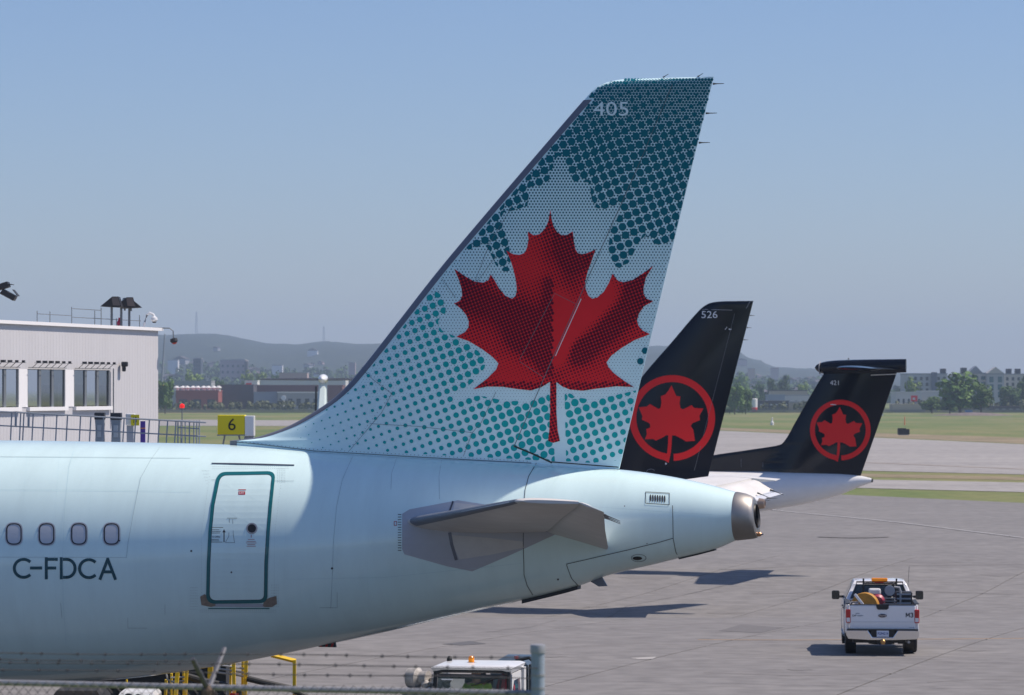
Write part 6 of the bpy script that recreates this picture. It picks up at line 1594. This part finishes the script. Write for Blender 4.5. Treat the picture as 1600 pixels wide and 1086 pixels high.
obj("board_mark", MB().box2((-.7, -.36, zq(624.5, 1380)), (.3, -.31, zq(621.5, 1380))), whitew, e)
# sheds between the two black tails
building(1186, 1232, 628, 1350, 15, dkgrey, "dark row of sheds between the two black tails", nm="shed", roofm=dkgrey, wins=(6, 1, .5, .35, .5, .9, palew))
building(1232.5, 1262, 629, 1360, 15, beige, "brown shed beside the T-tail's leading edge", nm="shed", roofm=mid)
building(1200, 1226, 618, 1500, 15, blue, "blue-grey shed roof above the dark row", nm="shed", roofm=blue)
building(1227, 1272, 618.5, 1520, 15, palew, "pale shed above the brown one by the T-tail", nm="shed", roofm=mid, wins=(4, 1, .3, .5, .2, .8, mid))
building(1205, 1262, 611, 1640, 15, beige, "low dark-roofed terrace row behind the sheds", nm="terrace", roofm=dkgrey)
building(1169, 1180, 576, 3300, 10, mat("far_orange", (.55,.38,.28), .8), "pinkish house on the hillside right of fin 526", nm="house")
building(1205, 1217, 575.5, 3400, 10, mat("far_peach", (.58,.45,.40), .8), "larger peach house with red roof on the hill ridge", nm="house", roofm=brick)
def tank(px0, px1, pyt, pym, pyb, Y, label):
    cx = at((px0+px1)/2, 0, Y).x; r = (px1-px0)/2*Y/F; e = empty("storage_tank", (cx, Y, gz(Y)), 0, label, "tank")
    obj("upper_shell", MB().lathe([(zq(pym, Y), r), (zq(pyt, Y), r), (zq(pyt, Y)+.2, r*.8)], (0, 0, 0), (0, 0, 1), 20), whitew, e, smooth=True, sharp=30)
    obj("lower_shell", MB().lathe([(zq(pyb, Y), r*.8), (zq(pyb, Y)+.4, r*1.02), (zq(pym, Y), r*1.02)], (0, 0, 0), (0, 0, 1), 20), M["logored"], e, smooth=True, sharp=30)
    for s in (-.6, .6): obj("leg", MB().box2((s*r-.1, -.1, 0), (s*r+.1, .1, zq(pyb, Y))), whitew, e)
tank(1173, 1183.5, 623.5, 636.5, 643, 1300, "white and red tank on legs between fin 526 and the T-tail")
tank(1159.5, 1164, 624, 631, 639, 1310, "narrow red and white tank beside the larger one")
# small things on the grass
Yb = 620
e = empty("runway_light_box", (at(1411, 0, Yb).x, Yb, gz(Yb)), 0, "black box unit on the grass right of the T-tail", "box")
obj("body", MB().box2((-1.0, -.6, .15), (.55, .6, zq(669, Yb))).box2((.552, -.6, .15), (1.15, .6, zq(670.5, Yb))), M["black"], e)
obj("foot", MB().box2((-.9, -.5, 0), (1., .5, .15)), M["greycab"], e)
tag(obj("marker_post", MB().lathe([(0, .16), (1.6, .12), (2.2, .05)], (at(1413.5, 0, 800).x, 800, gz(800)), (0, 0, 1), 8), mat("marker_orange", (.75,.22,.10), .6)), "slim orange marker post behind the black box on the grass", "marker")
tag(obj("marker_cone", MB().lathe([(0, .42), (.7, .40), (1.0, .18), (1.8, .14), (1.9, .02)], (at(1206.5, 0, 800).x, 800, gz(800)), (0, 0, 1), 12), whitew), "small white marker on the grass between the black tails", "marker")
e = empty("site_cabin", (at(1590, 0, 1000).x, 1000, gz(1000)), 0, "mint-green low roof at the right edge of the grass", "cabin")
obj("roof", MB().box2((-2.8, -1, zq(667, 1000)), (6, 3, zq(661, 1000))), mat("mint_green", (.18,.52,.43), .6), e)
obj("walls", MB().box2((-2.6, -.9, 0), (5.8, 2.8, zq(667, 1000))), whitew, e)
tag(obj("rubble_heap", MB().rings([[Vector((at(1520, 0, 1100).x+ (8+2*math.sin(3*t))*k*math.cos(t), 1100+4*k*math.sin(t), gz(1100)+z)) for t in [2*math.pi*j/18 for j in range(18)]] for z, k in ((-.1, 1.6), (.5, 1.1), (.9, .6), (1.1, .1))]), mat("heap_brown", (.16,.13,.12), .95, var=.3, scale=.6), smooth=True), "brown earth heap below the trees on the right", "heap")
e = empty("parked_van", (at(1513.5, 0, 1240).x, 1240, gz(1240)), 0, "blue container behind the earth heap", "container")
obj("box", MB().box2((-1.3, -1, .2), (1.3, 1, zq(641, 1240))), mat("container_blue", (.06,.17,.42), .6), e)
obj("foot", MB().box2((-1.2, -.9, 0), (1.2, .9, .2)), M["dark"], e)
e = empty("windsock_pole", (at(1370, 0, 720).x, 720, gz(720)), 0, "brown post with white top plate right of the T-tail", "post")
obj("post", MB().box2((-.45, -.2, 0), (.1, .2, zq(650, 720))), mat("post_brown", (.25,.14,.10), .8), e)
obj("plate", MB().box2((-.6, -.4, zq(650, 720)), (1.4, .4, zq(646.5, 720))), whitew, e)

# ------------------------------------------------------------------ air
hz = bpy.data.materials.new("haze_air"); hz.use_nodes = True; n = hz.node_tree.nodes; n.clear()
pv = n.new("ShaderNodeVolumePrincipled"); pv.inputs["Color"].default_value = (.62, .79, 1.0, 1); pv.inputs["Density"].default_value = 0.00015; pv.inputs["Anisotropy"].default_value = .0
out = n.new("ShaderNodeOutputMaterial"); hz.node_tree.links.new(pv.outputs[0], out.inputs["Volume"])
HB = obj("haze", MB().box2((-9500, -400, -4), (9500, 9800, 190)), hz, kind="stuff")
HB["label"] = "pale blue haze over the airfield and hills"; HB["category"] = "haze"
